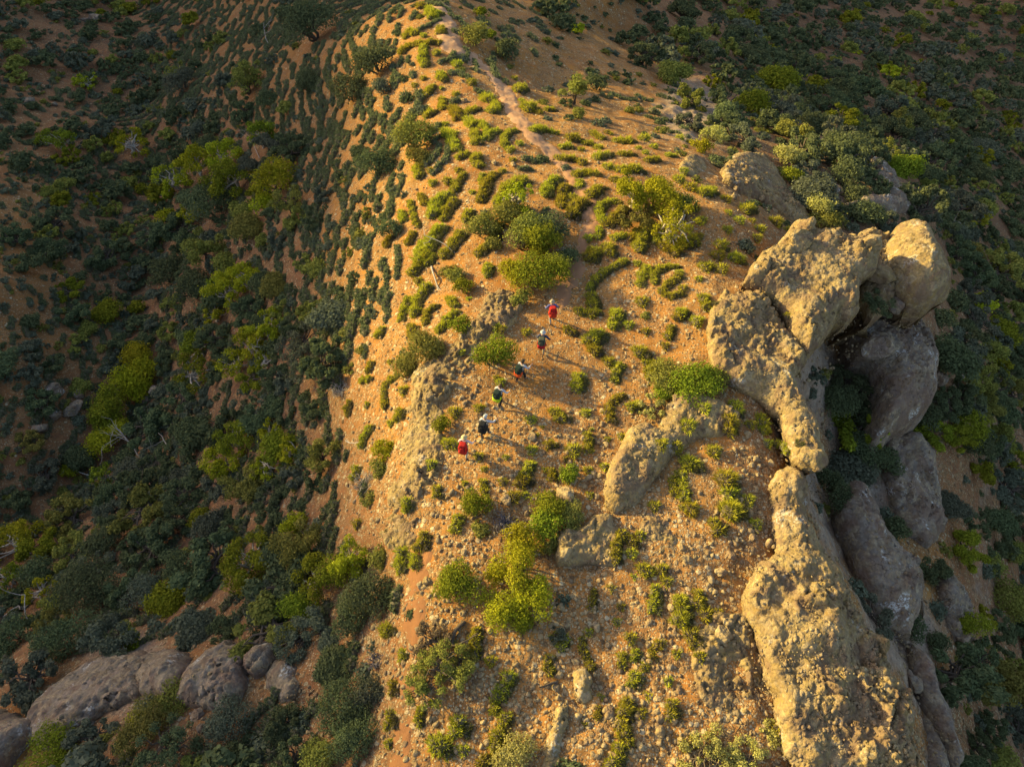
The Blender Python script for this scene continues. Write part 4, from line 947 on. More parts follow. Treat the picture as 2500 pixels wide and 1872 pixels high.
for i, (px, py, rp, kind, style, hr, label) in enumerate(PL):
    x, y, z = hit1(px, py); _, _, zc = project(x, y, z)
    r = float(rp * zc / FPX) * (1.5 if style == 'spread' else 1.36); h = r * hr * 1.25
    # the photograph shows the crown; its foot lies nearer the camera
    dcam = math.hypot(x, y); k = min(.6 * h * dcam / (HCAM - z), .5 * dcam)
    fx, fy = x * (1 - k / dcam), y * (1 - k / dcam)
    fz = float(Z(fx, fy))
    if abs(fz - z) > h * 1.1: fx, fy, fz = x, y, z
    px_r = rp / 2.44
    size = min(.11, max(.04, 1.1 * float(zc) / (FPX / 2.44)))
    n = int(min(15000, 17 * (px_r ** 2) / (size * FPX / 2.44 / zc) ** 2 * (.8 if style == 'spread' else 1.0)) + 250)
    leaf_budget += n
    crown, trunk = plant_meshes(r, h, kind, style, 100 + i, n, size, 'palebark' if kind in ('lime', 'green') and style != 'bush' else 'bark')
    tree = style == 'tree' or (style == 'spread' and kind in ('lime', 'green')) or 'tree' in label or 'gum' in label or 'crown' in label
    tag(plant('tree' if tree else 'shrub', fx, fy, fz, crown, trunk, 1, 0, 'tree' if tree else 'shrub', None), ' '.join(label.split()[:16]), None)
    crowns.append((fx, fy, r)); 
print('placed plants', len(PL), 'leaves', leaf_budget)
HX = np.array([c[0] for c in crowns]); HY = np.array([c[1] for c in crowns]); HR = np.array([c[2] for c in crowns])
TX = np.array([c[0] for c in hand_xy]); TY = np.array([c[1] for c in hand_xy])

# ------------------------------------------------------------------ scattered shrubs: the largest ones things, the rest undergrowth
def on_outcrop(x, y):
    m = np.zeros(x.shape, bool)
    for o in OUT:
        k = (x > o['lo'][0]) & (x < o['hi'][0]) & (y > o['lo'][1]) & (y < o['hi'][1])
        if k.any(): m[k] |= poly_dist(x[k], y[k], o['w']) > -.3
    return m
def scatter(n, mp, spacing_lo, spacing_hi, seed, power=1.0, hand=1.0, xr=(-75, 110), yr=(-8, 165)):
    """random places kept by the zone map, thinned so that neighbours stay apart"""
    rg = np.random.default_rng(seed)
    # sample evenly over the photograph's rays and a margin, so that near and far get their share
    px = rg.uniform(-350, 2850, n); py = rg.uniform(-120, 2100, n)
    x, y, z = hit(px, py)
    v = zval(mp, px, py) / 9
    v = np.clip(v * (1 + .9 * fbm(x / 4, y / 4, 2, seed)), 0, 1) * (v > .10)
    zc = project(x, y, z)[2]
    keep = rg.random(n) < v ** np.where(px > 1300, min(power, 1.3), power) * np.clip((zc / 75) ** 2.0, .08, 1.0)
    keep &= ~on_outcrop(x, y)
    x, y, z, v, px, py = [a[keep] for a in (x, y, z, v, px, py)]
    r = rg.uniform(spacing_lo, spacing_hi, len(x)) * np.where((px > 1450) & (py < 800) & (spacing_hi > 1), 1.4, 1)
    cell = {}; out = []
    cs = spacing_hi * 2.6
    for i in range(len(x)):
        cx_, cy_ = int(x[i] // cs), int(y[i] // cs); ok = True
        for a in (-1, 0, 1):
            for b in (-1, 0, 1):
                for j in cell.get((cx_ + a, cy_ + b), ()):
                    if (x[i] - x[j]) ** 2 + (y[i] - y[j]) ** 2 < ((r[i] + r[j]) * .72) ** 2: ok = False; break
                if not ok: break
            if not ok: break
        if ok and hand > 0 and (np.hypot(HX - x[i], HY - y[i]) < HR * hand).any(): ok = False
        if ok and hand > 0 and (np.hypot(TX - x[i], TY - y[i]) < .5 + r[i]).any(): ok = False
        if ok: cell.setdefault((cx_, cy_), []).append(i); out.append(i)
    out = np.array(out, int)
    return x[out], y[out], Z(x[out], y[out]), r[out], v[out], px[out], py[out]
def merged(name, items, mats, label, cat=None):
    """items: (V,F,rnd,matrixlike) merged into one mesh of stuff"""
    VV = []; FF = []; RR = []; n = 0
    for V, F, rnd in items: VV.append(V); FF.append(F + n); RR.append(rnd); n += len(V)
    o = link(name, make_mesh(name, np.concatenate(VV), np.concatenate(FF), mats, attrs={'rnd': np.concatenate(RR)})); tag(o, label, cat, kind='stuff'); return o
def mesh_arrays(me):
    V = np.empty(len(me.vertices) * 3, np.float32); me.vertices.foreach_get('co', V)
    n = me.polygons[0].loop_total; F = np.empty(len(me.polygons) * n, np.int32); me.polygons.foreach_get('vertices', F)
    R = np.empty(len(me.vertices), np.float32); me.attributes['rnd'].data.foreach_get('value', R)
    return V.reshape(-1, 3), F.reshape(-1, n), R
KINDS = ['dark', 'gray', 'olive', 'green', 'lime']
protos = {}
for ki, k in enumerate(KINDS):
    protos[k] = [plant_meshes(1.0, 1.1, k, st, 900 + ki * 10 + j, 5200, .062) for j, st in enumerate(('bush', 'spread', 'tree', 'spread'))]
sx, sy, sz_, sr, sv, spx, spy = scatter(30000, SHRUB, .7, 1.75, 5, 2.0)
zc = project(sx, sy, sz_)[2]; inframe = (spx > -20) & (spx < 2520) & (spy > -20) & (spy < 1892)
big = np.where(inframe, sr / zc, 0); order = np.argsort(-big); chosen = set(order[:298 - sum(1 for o in bpy.data.objects if o.name.startswith('shrub'))].tolist())
rg = np.random.default_rng(51); stuff_items = {k: [] for k in KINDS}
LOOKS = {'dark': 'dark green', 'gray': 'dull gray green', 'olive': 'brownish olive', 'green': 'mid green', 'lime': 'yellow green'}
for i in range(len(sx)):
    far_r = sx[i] > 18
    k = KINDS[rg.choice(5, p=[.50, .27, .16, .065, .005] if not far_r else [.58, .22, .13, .065, .005])]
    v_i = int(rg.integers(4)); s = float(sr[i]) * 1.0; rot = rg.random() * 6.28; szz = .7 + .4 * rg.random()
    if i in chosen:
        cr, tr = protos[k][v_i]
        o = plant('shrub', float(sx[i]), float(sy[i]), float(sz_[i]) - .1, cr, tr, s, rot, 'shrub', 'scattered shrubs on the shaded slopes', szz)
        o.scale = (s * (.8 + .45 * rg.random()), s * (.8 + .45 * rg.random()), s * szz)
        note(o, 'shrub', ('large ' if s > 1.4 else 'small ' if s < 1.0 else 'rounded ') + LOOKS[k], float(sx[i]), float(sy[i]), float(sz_[i]))
    else: stuff_items[k].append((v_i, s, rot, szz, float(sx[i]), float(sy[i]), float(sz_[i])))
print('shrubs', len(sx), 'in frame', int(inframe.sum()))
def place_arrays(V, s, rot, szz, x, y, z):
    c, sn = math.cos(rot), math.sin(rot)
    return np.stack([(V[:, 0] * c - V[:, 1] * sn) * s + x, (V[:, 0] * sn + V[:, 1] * c) * s + y, V[:, 2] * s * szz + z - .1], -1)
for k in KINDS:
    lows = [mesh_arrays(plant_meshes(1.0, 1.1, k, st, 700 + j, 750, .15)[0]) for j, st in enumerate(('bush', 'spread', 'tree', 'spread'))]
    fines = [mesh_arrays(plant_meshes(1.0, 1.1, k, st, 760 + j, 1700, .10)[0]) for j, st in enumerate(('bush', 'spread', 'tree', 'spread'))]
    it = []
    for a in stuff_items[k]:
        src = fines if float(project(np.array(a[4]), np.array(a[5]), np.array(a[6]))[2]) < 62 else lows
        it.append((place_arrays(src[a[0]][0], *a[1:]), src[a[0]][1], src[a[0]][2]))
    if it: merged('shrub_undergrowth', it, M[k], LOOKS[k] + ' shrubs massed over the shaded slopes', 'undergrowth')

# ---- low gray saltbush and heath
lx, ly, lz, lr, lv, lpx, lpy = scatter(60000, LOW, .22, .55, 9, 1.8, hand=.8)
hike = np.array([hit1(a, b)[:2] for a, b in [(1346, 787), (1322, 861), (1271, 930), (1219, 989), (1184, 1064), (1136, 1113)]])
ok_ = np.array([np.hypot(hike[:, 0] - a, hike[:, 1] - b).min() > 1.6 for a, b in zip(lx, ly)])
lx, ly, lz, lr, lv, lpx, lpy = [q[ok_] for q in (lx, ly, lz, lr, lv, lpx, lpy)]
items = {'gray': [], 'dark': [], 'olive': []}
lows = [mesh_arrays(plant_meshes(1.0, .8, 'gray', 'bush' if j % 2 else 'spread', 600 + j, 80, .40)[0]) for j in range(4)]
highs = [mesh_arrays(plant_meshes(1.0, .8, 'gray', 'bush' if j % 2 else 'spread', 650 + j, 420, .18)[0]) for j in range(4)]
lzc = project(lx, ly, lz)[2]
for i in range(len(lx)):
    k = ('gray', 'dark', 'olive')[rg.choice(3, p=[.5, .35, .15])]; a = (highs if lzc[i] < 62 else lows)[int(rg.integers(4))]; s = float(lr[i])
    items[k].append((place_arrays(a[0], s * 1.1, rg.random() * 6.28, .8, float(lx[i]), float(ly[i]), float(lz[i]) + .06), a[1], a[2]))
for k, it in items.items(): merged('heath_undergrowth', it, M[k], {'gray': 'gray', 'dark': 'dark', 'olive': 'olive'}[k] + ' knee high heath scattered over the soil', 'undergrowth')
print('low', len(lx))

# ---- spinifex rows along the contours of the shaded slope
tx_, ty_, tz_, tr_, tv_, tpx, tpy = scatter(60000, TUSS, .38, .72, 13, .8, hand=.9)
zc = project(tx_, ty_, tz_)[2]; inframe = (tpx > 0) & (tpx < 2500) & (tpy > 0) & (tpy < 1872)
big = np.where(inframe, tr_ / zc, 0); order = np.argsort(-big); nind = max(0, 299 - n_tuss); chosen = set(order[:nind].tolist())
sv_, sf_, sr_ = [], [], []; nn = 0; m_i = []; allV = []; allF3 = []; allF4 = []; allR = []
def contour_dir(x, y):
    e = .8; gx_ = (macro_z(np.array([x + e]), np.array([y])) - macro_z(np.array([x - e]), np.array([y])))[0]; gy_ = (macro_z(np.array([x]), np.array([y + e])) - macro_z(np.array([x]), np.array([y - e])))[0]
    l = math.hypot(gx_, gy_) + 1e-6; return -gy_ / l, gx_ / l
for i in range(len(tx_)):
    dx, dy = contour_dir(tx_[i], ty_[i]); L = (.5 + 2.0 * rg.random() ** 2) * (1.2 if tv_[i] > .5 else .7); r = float(tr_[i]) * .62
    b = .35 * (rg.random() - .5) * L
    pts = [(tx_[i] + dx * q * L * .5 - dy * b * (1 - q * q), ty_[i] + dy * q * L * .5 + dx * b * (1 - q * q)) for q in (-1, 0, 1)]
    w = np.array([(p[0], p[1], float(Z(p[0], p[1]))) for p in pts])
    if i in chosen: put_spinifex(w, r, rng, gray=True, dens=.8); continue
    V, F, mi, rnd = spinifex_mesh([(w, r)], rg, .16)
    allF3.append(F[0] + nn); allF4.append(F[1] + nn); allV.append(V); allR.append(rnd); nn += len(V)
F3 = np.concatenate(allF3); F4 = np.concatenate(allF4)
o = link('spinifex_grass', make_mesh('spinifex_grass', np.concatenate(allV), [F3, F4], SPG_MATS, np.concatenate([np.zeros(len(F3)), np.ones(len(F4))]), attrs={'rnd': np.concatenate(allR)}))
tag(o, 'rows of dull green spinifex along the contours of the shaded slopes', 'grass', kind='stuff')
print('rows', len(tx_), 'verts', nn)

# ------------------------------------------------------------------ loose stones
def stone_proto(seed, sub=1, cob=False):
    rg2 = np.random.default_rng(seed)
    bm_v = []; t_ = (1 + 5 ** .5) / 2
    v = np.array([(-1, t_, 0), (1, t_, 0), (-1, -t_, 0), (1, -t_, 0), (0, -1, t_), (0, 1, t_), (0, -1, -t_), (0, 1, -t_), (t_, 0, -1), (t_, 0, 1), (-t_, 0, -1), (-t_, 0, 1)], float)
    f = [(0, 11, 5), (0, 5, 1), (0, 1, 7), (0, 7, 10), (0, 10, 11), (1, 5, 9), (5, 11, 4), (11, 10, 2), (10, 7, 6), (7, 1, 8), (3, 9, 4), (3, 4, 2), (3, 2, 6), (3, 6, 8), (3, 8, 9), (4, 9, 5), (2, 4, 11), (6, 2, 10), (8, 6, 7), (9, 8, 1)]
    v = list(map(tuple, v / np.linalg.norm(v[0])))
    for s in range(sub):
        mid = {}; nf = []
        def m(a, b):
            k = (min(a, b), max(a, b))
            if k not in mid:
                p = np.array(v[a]) + np.array(v[b]); p /= np.linalg.norm(p); mid[k] = len(v); v.append(tuple(p))
            return mid[k]
        for a, b, c in f: ab, bc, ca = m(a, b), m(b, c), m(c, a); nf += [(a, ab, ca), (b, bc, ab), (c, ca, bc), (ab, bc, ca)]
        f = nf
    V = np.array(v); D = V.copy()
    ax = rg2.normal(size=(5, 3)); 
    for a in ax:
        a /= np.linalg.norm(a); lim = .48 + .34 * rg2.random(); dd = V @ a; V = V - np.outer(np.clip(dd - lim, 0, None), a)
    if sub > 2:
        nz = sum(np.sin(D @ (rg2.normal(size=3) * fr) + rg2.random() * 6) / fr for fr in (2, 3, 5, 8, 12, 17)); V = V * (1 + .22 * nz)[:, None]
    V = V * np.array([1, .65 + .35 * rg2.random(), .5 + .3 * rg2.random()])
    return V, np.array(f)
sp_ = [stone_proto(s, 0) for s in range(3)] + [stone_proto(s + 20, 1) for s in range(5)]
rg = np.random.default_rng(77)
n = 60000; px = rg.uniform(-100, 2600, n); py = rg.uniform(-50, 2000, n); x, y, z = hit(px, py)
v = np.clip(zval(STONE, px, py) / 9, 0, 1); clump = fbm(x / 1.6, y / 1.6, 3, 61)
keep = rg.random(n) < np.clip(v * (.75 + 1.1 * clump), 0.01, 1); keep &= np.hypot(x, y) < 75
dpath = np.full(n, 99.)
for a, b in zip(cxp[::6], cyp[::6]): dpath = np.minimum(dpath, np.hypot(x - a, y - b))
keep &= (dpath > .6) | (rg.random(n) < .35)
x, y, z, v = x[keep], y[keep], z[keep], v[keep]
v = v * np.where(on_outcrop(x, y), .45, 1)
VV = []; FF = []; nn = 0
for i in range(len(x)):
    s = .026 + .038 * rg.random() + (.13 * rg.random() ** 5 + .10 * rg.random() ** 4) * v[i] * 1.4; s *= .75 + .006 * math.hypot(x[i], y[i])
    V, F = sp_[int(rg.integers(3 if s < .07 else 8)) if s < .07 else int(rg.integers(3, 8))]
    a = rg.random() * 6.28; c, sn = math.cos(a), math.sin(a)
    VV.append(np.stack([(V[:, 0] * c - V[:, 1] * sn) * s + x[i], (V[:, 0] * sn + V[:, 1] * c) * s + y[i], V[:, 2] * s + z[i] + s * .18], -1)); FF.append(F + nn); nn += len(V)
o = link('rubble', make_mesh('rubble', np.concatenate(VV), np.concatenate(FF), M['stone'], smooth=False)); tag(o, 'pale angular rubble strewn over the ridge soil', 'rubble', kind='stuff')
print('stones', len(x))
BO = [(825,620,1450,1530,85,'stone','pale smooth rounded boulder, largest loose rock on the ridge'),(825,620,1060,1550,42,'stone','pale rounded rock beside the big smooth boulder'),(825,620,1225,1150,30,'stone','upright pointed buff stone on the open soil below the rear hikers'),
 (825,620,900,1175,20,'stone','flat buff stone in front of the rear hikers'),(825,620,575,890,34,'stone','dark topped boulder on the gold rim below the olive bush'),(825,620,1270,1530,28,'stone','blocky stone among rubble near the smooth boulder'),
 (825,620,1340,1500,24,'stone','small block touching the smooth boulder'),(825,620,2100,960,26,'stone','small block under the broad shelf bush'),(825,620,2140,900,28,'stone','gray knob stone beside the mid mound'),
 (1650,1232,310,812,52,'stone','cream boulder lying alone near the rock spine'),(1650,1232,325,725,30,'stone','tall narrow gray stone standing by the cream boulder'),(1650,1232,430,775,26,'stone','buff block between the cream boulder and the spine'),
 (1650,1232,65,325,34,'stone','rough gray brown stone in the open rubble'),(1650,1232,345,320,32,'stone','gray stone casting a broad shade patch in the rubble'),(1650,1232,285,420,36,'stone','low jagged stone heap like rock near the spine foot'),
 (1650,1232,480,200,26,'stone','pale stone beside a dark spinifex tuft near the spine'),(1650,1232,590,240,30,'stone','flat slab stone against the top of the spine'),(1650,1232,230,545,26,'stone','small pale stone beside two round spinifex tufts'),
 (825,1232,1395,1065,24,'stone','pale stone under a curved spinifex tuft by the forked branch'),(825,1232,1500,980,28,'stone','round buff stone between two curved spinifex tufts'),(825,1232,575,470,34,'rock','cream ledge stone at the top of the eroded track bank'),
 (825,1232,520,500,30,'stone','pinkish stone beside the cream one on the track bank'),(825,1232,2170,260,24,'stone','buff stone at the mid rubble field'),(825,1232,580,1345,24,'stone','small buff stone between bushes low on the ridge'),
 (825,0,1640,1030,16,'stone','little gray stone among the upper spinifex'),(825,0,800,640,22,'stone','gray stone beside the path among the upper tufts'),(825,0,985,1025,22,'stone','gray rounded stone in the pale gravel fan'),(825,0,1110,1040,22,'stone','dark gray stone below the curved tuft by the path'),
 (1650,0,360,1240,30,'stone','flat cream slab on the soil below the gold knob'),(1650,0,540,1250,22,'stone','buff stone just below the gold knob end'),(1650,0,620,1330,24,'stone','pale stone above the overhanging outcrop'),
 (1650,0,1010,1200,44,'rock_gray','white gray lichen rock on the spur'),(1650,0,1160,1310,40,'rock_gray','flat white gray rock near the giant boulder'),(1650,0,870,870,34,'rock_gray','white streak of rock at the outer edge of the spur'),
 (1650,0,1240,1530,68,'rock','pinkish knob between the overhanging outcrop and giant boulder'),(1650,0,770,1500,80,'rock','rounded gold block on the upper shoulder of the overhanging outcrop'),(1650,0,840,1410,52,'rock','rough gold block behind the rounded one at the outcrop shoulder'),
 (1650,620,1290,110,85,'rock','dark ochre pinnacle with a pale lichen tip between the big rocks'),(1650,620,1390,320,62,'rock_gray','gray block under the giant boulder'),(1650,620,1270,560,105,'rock_gray','rounded gray mass with white lichen on the buttress'),
 (1650,620,850,1290,90,'rock','blunt rounded stone nose jutting over the drop'),(1650,620,1660,780,42,'rock_gray','small pale block on the gray buttress'),(1650,620,1770,740,40,'rock_gray','white stained rock at the edge of the buttress'),
 (1650,1232,1540,650,52,'rock_gray','white stained rock knob below the spine'),(1650,1232,1490,1120,62,'rock_gray','white lichen capped end block of the spine'),(1650,1232,1810,820,45,'rock_gray','gray angular rock on the red outer slope'),
 (0,620,345,860,60,'rock_gray','largest gray boulder in the red gully bank'),(0,620,500,880,38,'rock_gray','gray boulder beside the largest one in the gully bank'),(0,620,470,980,60,'rock_gray','dark gray boulder under the pair in the gully bank'),
 (0,620,340,1010,44,'rock_gray','flat gray boulder below the largest one in the gully'),(0,620,260,1095,42,'rock_gray','lowest bluish boulder of the gully group'),(0,620,930,910,34,'rock_gray','dark boulder under the clumped gum'),
 (0,620,990,860,42,'rock_gray','gray slab beside the clumped gum'),(0,620,110,610,18,'rock_gray','small pale stone on the red west slope'),(0,620,855,278,14,'rock_gray','tiny white stone in the gully scrub'),
 (0,0,600,110,40,'rock_gray','pale gray slab at the gully head'),(0,0,540,125,30,'rock_gray','smaller slab touching the pale one at the gully head'),(0,0,200,645,36,'rock_gray','flat whitish stone on the far west slope'),(0,0,350,660,20,'rock_gray','small whitish stone near the flat one'),
 (0,1232,1280,1165,30,'rock_gray','pale cobble resting on the domed gray outcrop'),(0,1232,1270,1410,30,'rock_gray','pinkish stone below the domed gray outcrop'),(0,1232,1250,1310,44,'rock_gray','gray rock beneath the domed outcrop among shrubs'),
 (0,620,2090,790,70,'rock_gray','pale gray rock step where the ridge breaks to the slope')]
for i, (x0, y0, a, b, rr, mt, label) in enumerate(BO):
    qx, qy = x0 + a / 2.587, y0 + b / 2.587; x, y, z = hit1(qx, qy + rr / 2.587 * .3); _, _, zc = project(x, y, z); r = float(rr / 2.587 * zc / FPX)
    V, F = stone_proto(300 + i, 4 if rr > 24 else 3)
    r *= 1.12; V = V * r * np.array([1, 1, 1.1])
    nz = fbm(V[:, 0] / (.35) + i, V[:, 1] / .35 + V[:, 2] / .35, 3, i); V = V * (1 + .10 * nz / max(r, .6))[:, None]
    o = link('boulder', make_mesh('boulder', V, F, M[mt], smooth=True), loc=(x, y, z + .22 * r)); o.rotation_euler = (0, 0, random.random() * 6.28); tag(o, label, 'boulder')

# ------------------------------------------------------------------ dead wood
def dead_branch(x, y, z, L, ang, up, seed, nb, thick, mat, label, name='dead_branch', spread=.9, cat='dead branch'):
    rg2 = np.random.default_rng(seed); parts = []
    def grow(p, d, l, r, lev):
        n = 5; pts = [p]; 
        for k in range(n): d = d + rg2.normal(size=3) * .16; d /= np.linalg.norm(d); p = p + d * l / n; pts.append(p)
        parts.append(tube(pts, np.linspace(r, r * .45, n + 1), 5))
        if lev > 0:
            for k in range(nb):
                q = pts[rg2.integers(2, n + 1)]; dd = d + rg2.normal(size=3) * spread * np.array([1, 1, .5]); dd[2] = abs(dd[2]) * .6; dd /= np.linalg.norm(dd)
                grow(q, dd, l * (.45 + .25 * rg2.random()), r * .5, lev - 1)
    grow(np.array([0, 0, .0]), np.array([math.cos(ang), math.sin(ang), up]), L, thick, 2)
    v, f = join(parts)
    tag(link(name, make_mesh(name, v, f, M[mat], smooth=True), loc=(x, y, z + .02)), label, cat)
DW = [(825,620,590,80,700,250,.06,'deadwood',2,'white forked dead branch lying among spinifex on the ridge flank'),(825,0,740,1600,610,1500,.04,'deadwood',2,'thin pale dead branch just above the white forked one'),
 (0,620,2040,380,2110,200,.05,'deadwood',1,'bare gray branch standing on the shaded side of the ridge'),(0,620,1200,660,1370,550,.05,'deadwood',2,'long gray limb leaning beside the green domed gully shrub'),
 (0,620,900,1300,700,1190,.06,'deadwood',4,'spreading bare white limbs below the smaller gum'),(0,620,620,1410,460,1370,.05,'deadwood',2,'pale bare limb leading to the tiny crown'),(0,620,1090,1270,1020,1150,.04,'deadwood',1,'upright white forked stick in the gully scrub'),
 (0,620,860,970,740,900,.06,'deadwood',3,'curving gray limbs under the clumped gum'),(0,620,1060,830,1180,825,.04,'deadwood',1,'straight fallen gray limb beside the clumped gum'),(0,620,1740,590,1640,700,.04,'deadwood',3,'bare pale limbs around the green slope crown'),
 (0,620,1680,1470,1670,1370,.04,'deadwood',2,'forked bare limbs under the lime slope crown'),(0,0,1290,1530,1190,1400,.05,'deadwood',2,'pale bent limb low in the gold crowned group'),(0,0,1640,1000,1600,860,.05,'deadwood',2,'white bare limb rising beside the bright crown'),
 (0,0,1700,300,1695,160,.05,'deadwood',2,'white upright dead stem high on the striped slope'),(0,1232,140,470,10,400,.09,'deadwood',0,'straight fallen gray log near the frame edge'),(0,1232,270,435,480,340,.05,'deadwood',1,'long curved bare limb above the broad dark shrub'),
 (0,1232,215,780,215,650,.05,'deadwood',1,'short pale standing stem at the frame edge'),(0,1232,10,720,160,640,.05,'deadwood',2,'low sweeping bare limbs over red soil at the frame edge'),(0,1232,1400,280,1480,200,.04,'deadwood',4,'tangled gray dead twigs beside the tall shaded tree'),
 (825,1232,1385,1120,1250,1205,.06,'bark',1,'dark fallen branch, one arm of the fork on the rubble'),(825,1232,1385,1110,1385,1240,.04,'bark',0,'straight thin fallen stick crossing the forked branch'),(825,1232,800,740,650,880,.10,'bark',2,'thick dark fallen trunk below the lime tree clump'),
 (825,1232,500,1010,515,1100,.05,'bark',1,'short dark snag beside the sunken track'),(825,620,50,1180,120,1330,.05,'deadwood',1,'pale fallen branch on the shaded edge above the dead bush'),(1650,0,1790,1500,1700,1485,.05,'deadwood',2,'pale bare limb reaching out beyond the giant boulder'),
 (1650,620,1950,1325,2070,1325,.05,'bark',2,'dark bare limb on the outer slope'),(825,0,2165,1500,2170,1400,.08,'palebark',0,'pale bent trunk under the lime mallee crown'),(825,1232,1100,560,1160,420,.05,'palebark',1,'thin pale stem curving through the lime tree clump')]
for i, (x0, y0, a, b, c, d, th, mt, nb, label) in enumerate(DW):
    p = hit1(x0 + a / 2.587, y0 + b / 2.587); q = hit1(x0 + c / 2.587, y0 + d / 2.587); L = math.hypot(q[0] - p[0], q[1] - p[1]); L = min(L, 3.2)
    up = max(-.2, (q[2] - p[2]) / max(L, .3)) + .25
    dead_branch(*p, L, math.atan2(q[1] - p[1], q[0] - p[0]), up + (.5 if 'pale bent trunk' in label or 'curving through' in label else 0), 40 + i, nb, th, mt, label)
DB = [(825,620,175,1460,105,'deadwood','sprawling pale dead bush at the shaded foot of the gold rim'),(825,1232,1060,120,85,'twig','gray purple twiggy dead shrub above the lime tree clump'),(825,620,20,870,70,'deadwood','wiry pale dead bush on the shaded edge beside gray rock'),
      (825,1232,240,990,70,'twig','gray twiggy dead shrub beside the sunken track')]
for i, (x0, y0, a, b, rr, mt, label) in enumerate(DB):
    x, y, z = hit1(x0 + a / 2.587, y0 + b / 2.587); r = rr / 2.587 * float(project(x, y, z)[2]) / FPX; rg2 = np.random.default_rng(i); parts = []
    for k in range(26):
        an = rg2.random() * 6.28; e = np.array([math.cos(an), math.sin(an), .25 + .9 * rg2.random()]); e *= r * (.6 + .4 * rg2.random()) / np.linalg.norm(e); pts = bent((0, 0, 0), e, rg2, .2)
        parts.append(tube(pts, np.linspace(.03, .01, 5), 4))
        for q in range(3):
            b0 = pts[2 + q % 3]; e2 = b0 + rg2.normal(size=3) * r * .3 * np.array([1, 1, .6]); parts.append(tube(bent(b0, e2, rg2, .2), np.linspace(.016, .006, 5), 3))
    v_, f_ = join(parts); tag(link('dead_bush', make_mesh('dead_bush', v_, f_, M[mt]), loc=(x, y, z)), label, 'dead bush')


# ------------------------------------------------------------------ the six hikers
M['skin'] = mat_plain('skin', (.45, .27, .19), .6, .05); M['hair_brown'] = mat_plain('hair_brown', (.10, .06, .035)); M['hair_gray'] = mat_plain('hair_gray', (.42, .38, .34))
def cloth(name, c): return mat_plain('cloth_' + name, c, .9, .12, 9)
CL = {k: cloth(k, c) for k, c in dict(blue=(.10, .12, .30), navy=(.04, .05, .10), white=(.46, .46, .50), pink=(.70, .50, .46), charcoal=(.035, .035, .04), khaki=(.28, .22, .14), stone=(.34, .30, .24), black=(.018, .018, .02),
      red=(.40, .020, .016), scarlet=(.46, .04, .015), deepred=(.34, .015, .02), moss=(.07, .075, .05), forest=(.02, .035, .028), lime=(.42, .55, .02), orange=(.60, .09, .02), straw=(.55, .44, .24), cream=(.34, .29, .21), palehat=(.42, .44, .46), capdark=(.06, .045, .03), boot=(.07, .05, .035), metal=(.25, .25, .27)).items()}
def skin_obj(name, verts, edges, radii, root, mat, parent, lev=1):
    me = bpy.data.meshes.new(name); me.from_pydata([tuple(v) for v in verts], edges, []); me.materials.append(mat)
    o = link(name, me, parent); sk = o.modifiers.new('skin', 'SKIN'); sk.use_smooth_shade = True; sk.branch_smoothing = .5
    ly = me.skin_vertices[0] if me.skin_vertices else None
    if ly is None:
        bpy.context.view_layer.objects.active = o; me.skin_vertices[0]
    for i, r in enumerate(radii):
        rr = r if isinstance(r, tuple) else (r, r); ly.data[i].radius = rr; ly.data[i].use_root = (i == root)
    ss = o.modifiers.new('smooth', 'SUBSURF'); ss.levels = lev; ss.render_levels = lev
    return o
def skeleton(step, la, ra, lean):
    """joints of a walking figure facing +Y, hips at .92; la, ra: (elbow, hand) offsets from the shoulders"""
    J = {}
    J['pelvis'] = (0, 0, .93); J['waist'] = (0, .02, 1.06); J['chest'] = (0, .05 + lean * .5, 1.28); J['neckb'] = (0, .07 + lean, 1.44); J['neck'] = (0, .085 + lean, 1.50)
    J['head1'] = (0, .105 + lean, 1.57); J['head2'] = (0, .11 + lean, 1.65); J['head3'] = (0, .10 + lean, 1.71)
    J['nose'] = (0, .205 + lean, 1.60)
    for s, n in ((-1, 'l'), (1, 'r')):
        st = step * s
        J['hip' + n] = (.10 * s, 0, .90); J['knee' + n] = (.11 * s, .16 * max(st, 0) + .05 - .02 * (st < 0), .50); J['ankle' + n] = (.115 * s, .26 * st, .09 + (.05 if st < 0 else 0)); J['toe' + n] = (.13 * s, .26 * st + .17, .045)
        J['sho' + n] = (.19 * s, .06 + lean, 1.40)
        e, h = (la if s < 0 else ra)
        J['elb' + n] = tuple(np.add(J['sho' + n], e)); J['wri' + n] = tuple(np.add(J['elb' + n], h))
    return J
def hand(J, n, V, E, R, base):
    w = np.array(J['wri' + n]); d = w - np.array(J['elb' + n]); d /= np.linalg.norm(d); side = np.cross(d, (0, 0, 1.)); side = side / (np.linalg.norm(side) + 1e-6); dn = np.cross(side, d)
    palm = w + d * .055; V.append(palm); R.append((.036, .018)); E.append((base, len(V) - 1)); pi = len(V) - 1
    for k, L in enumerate((.068, .078, .072, .056)):
        q = palm + d * .04 + side * (.030 - .020 * k); V.append(q); R.append(.010); E.append((pi, len(V) - 1))
        V.append(q + d * L * .5 - dn * .010); R.append(.009); E.append((len(V) - 2, len(V) - 1)); V.append(q + d * L * .8 - dn * (.03 + .004 * k)); R.append(.0075); E.append((len(V) - 2, len(V) - 1))
    t0 = w + d * .03 + side * .036; V.append(t0); R.append(.011); E.append((pi, len(V) - 1)); V.append(t0 + d * .035 + side * .012 - dn * .02); R.append(.009); E.append((len(V) - 2, len(V) - 1))
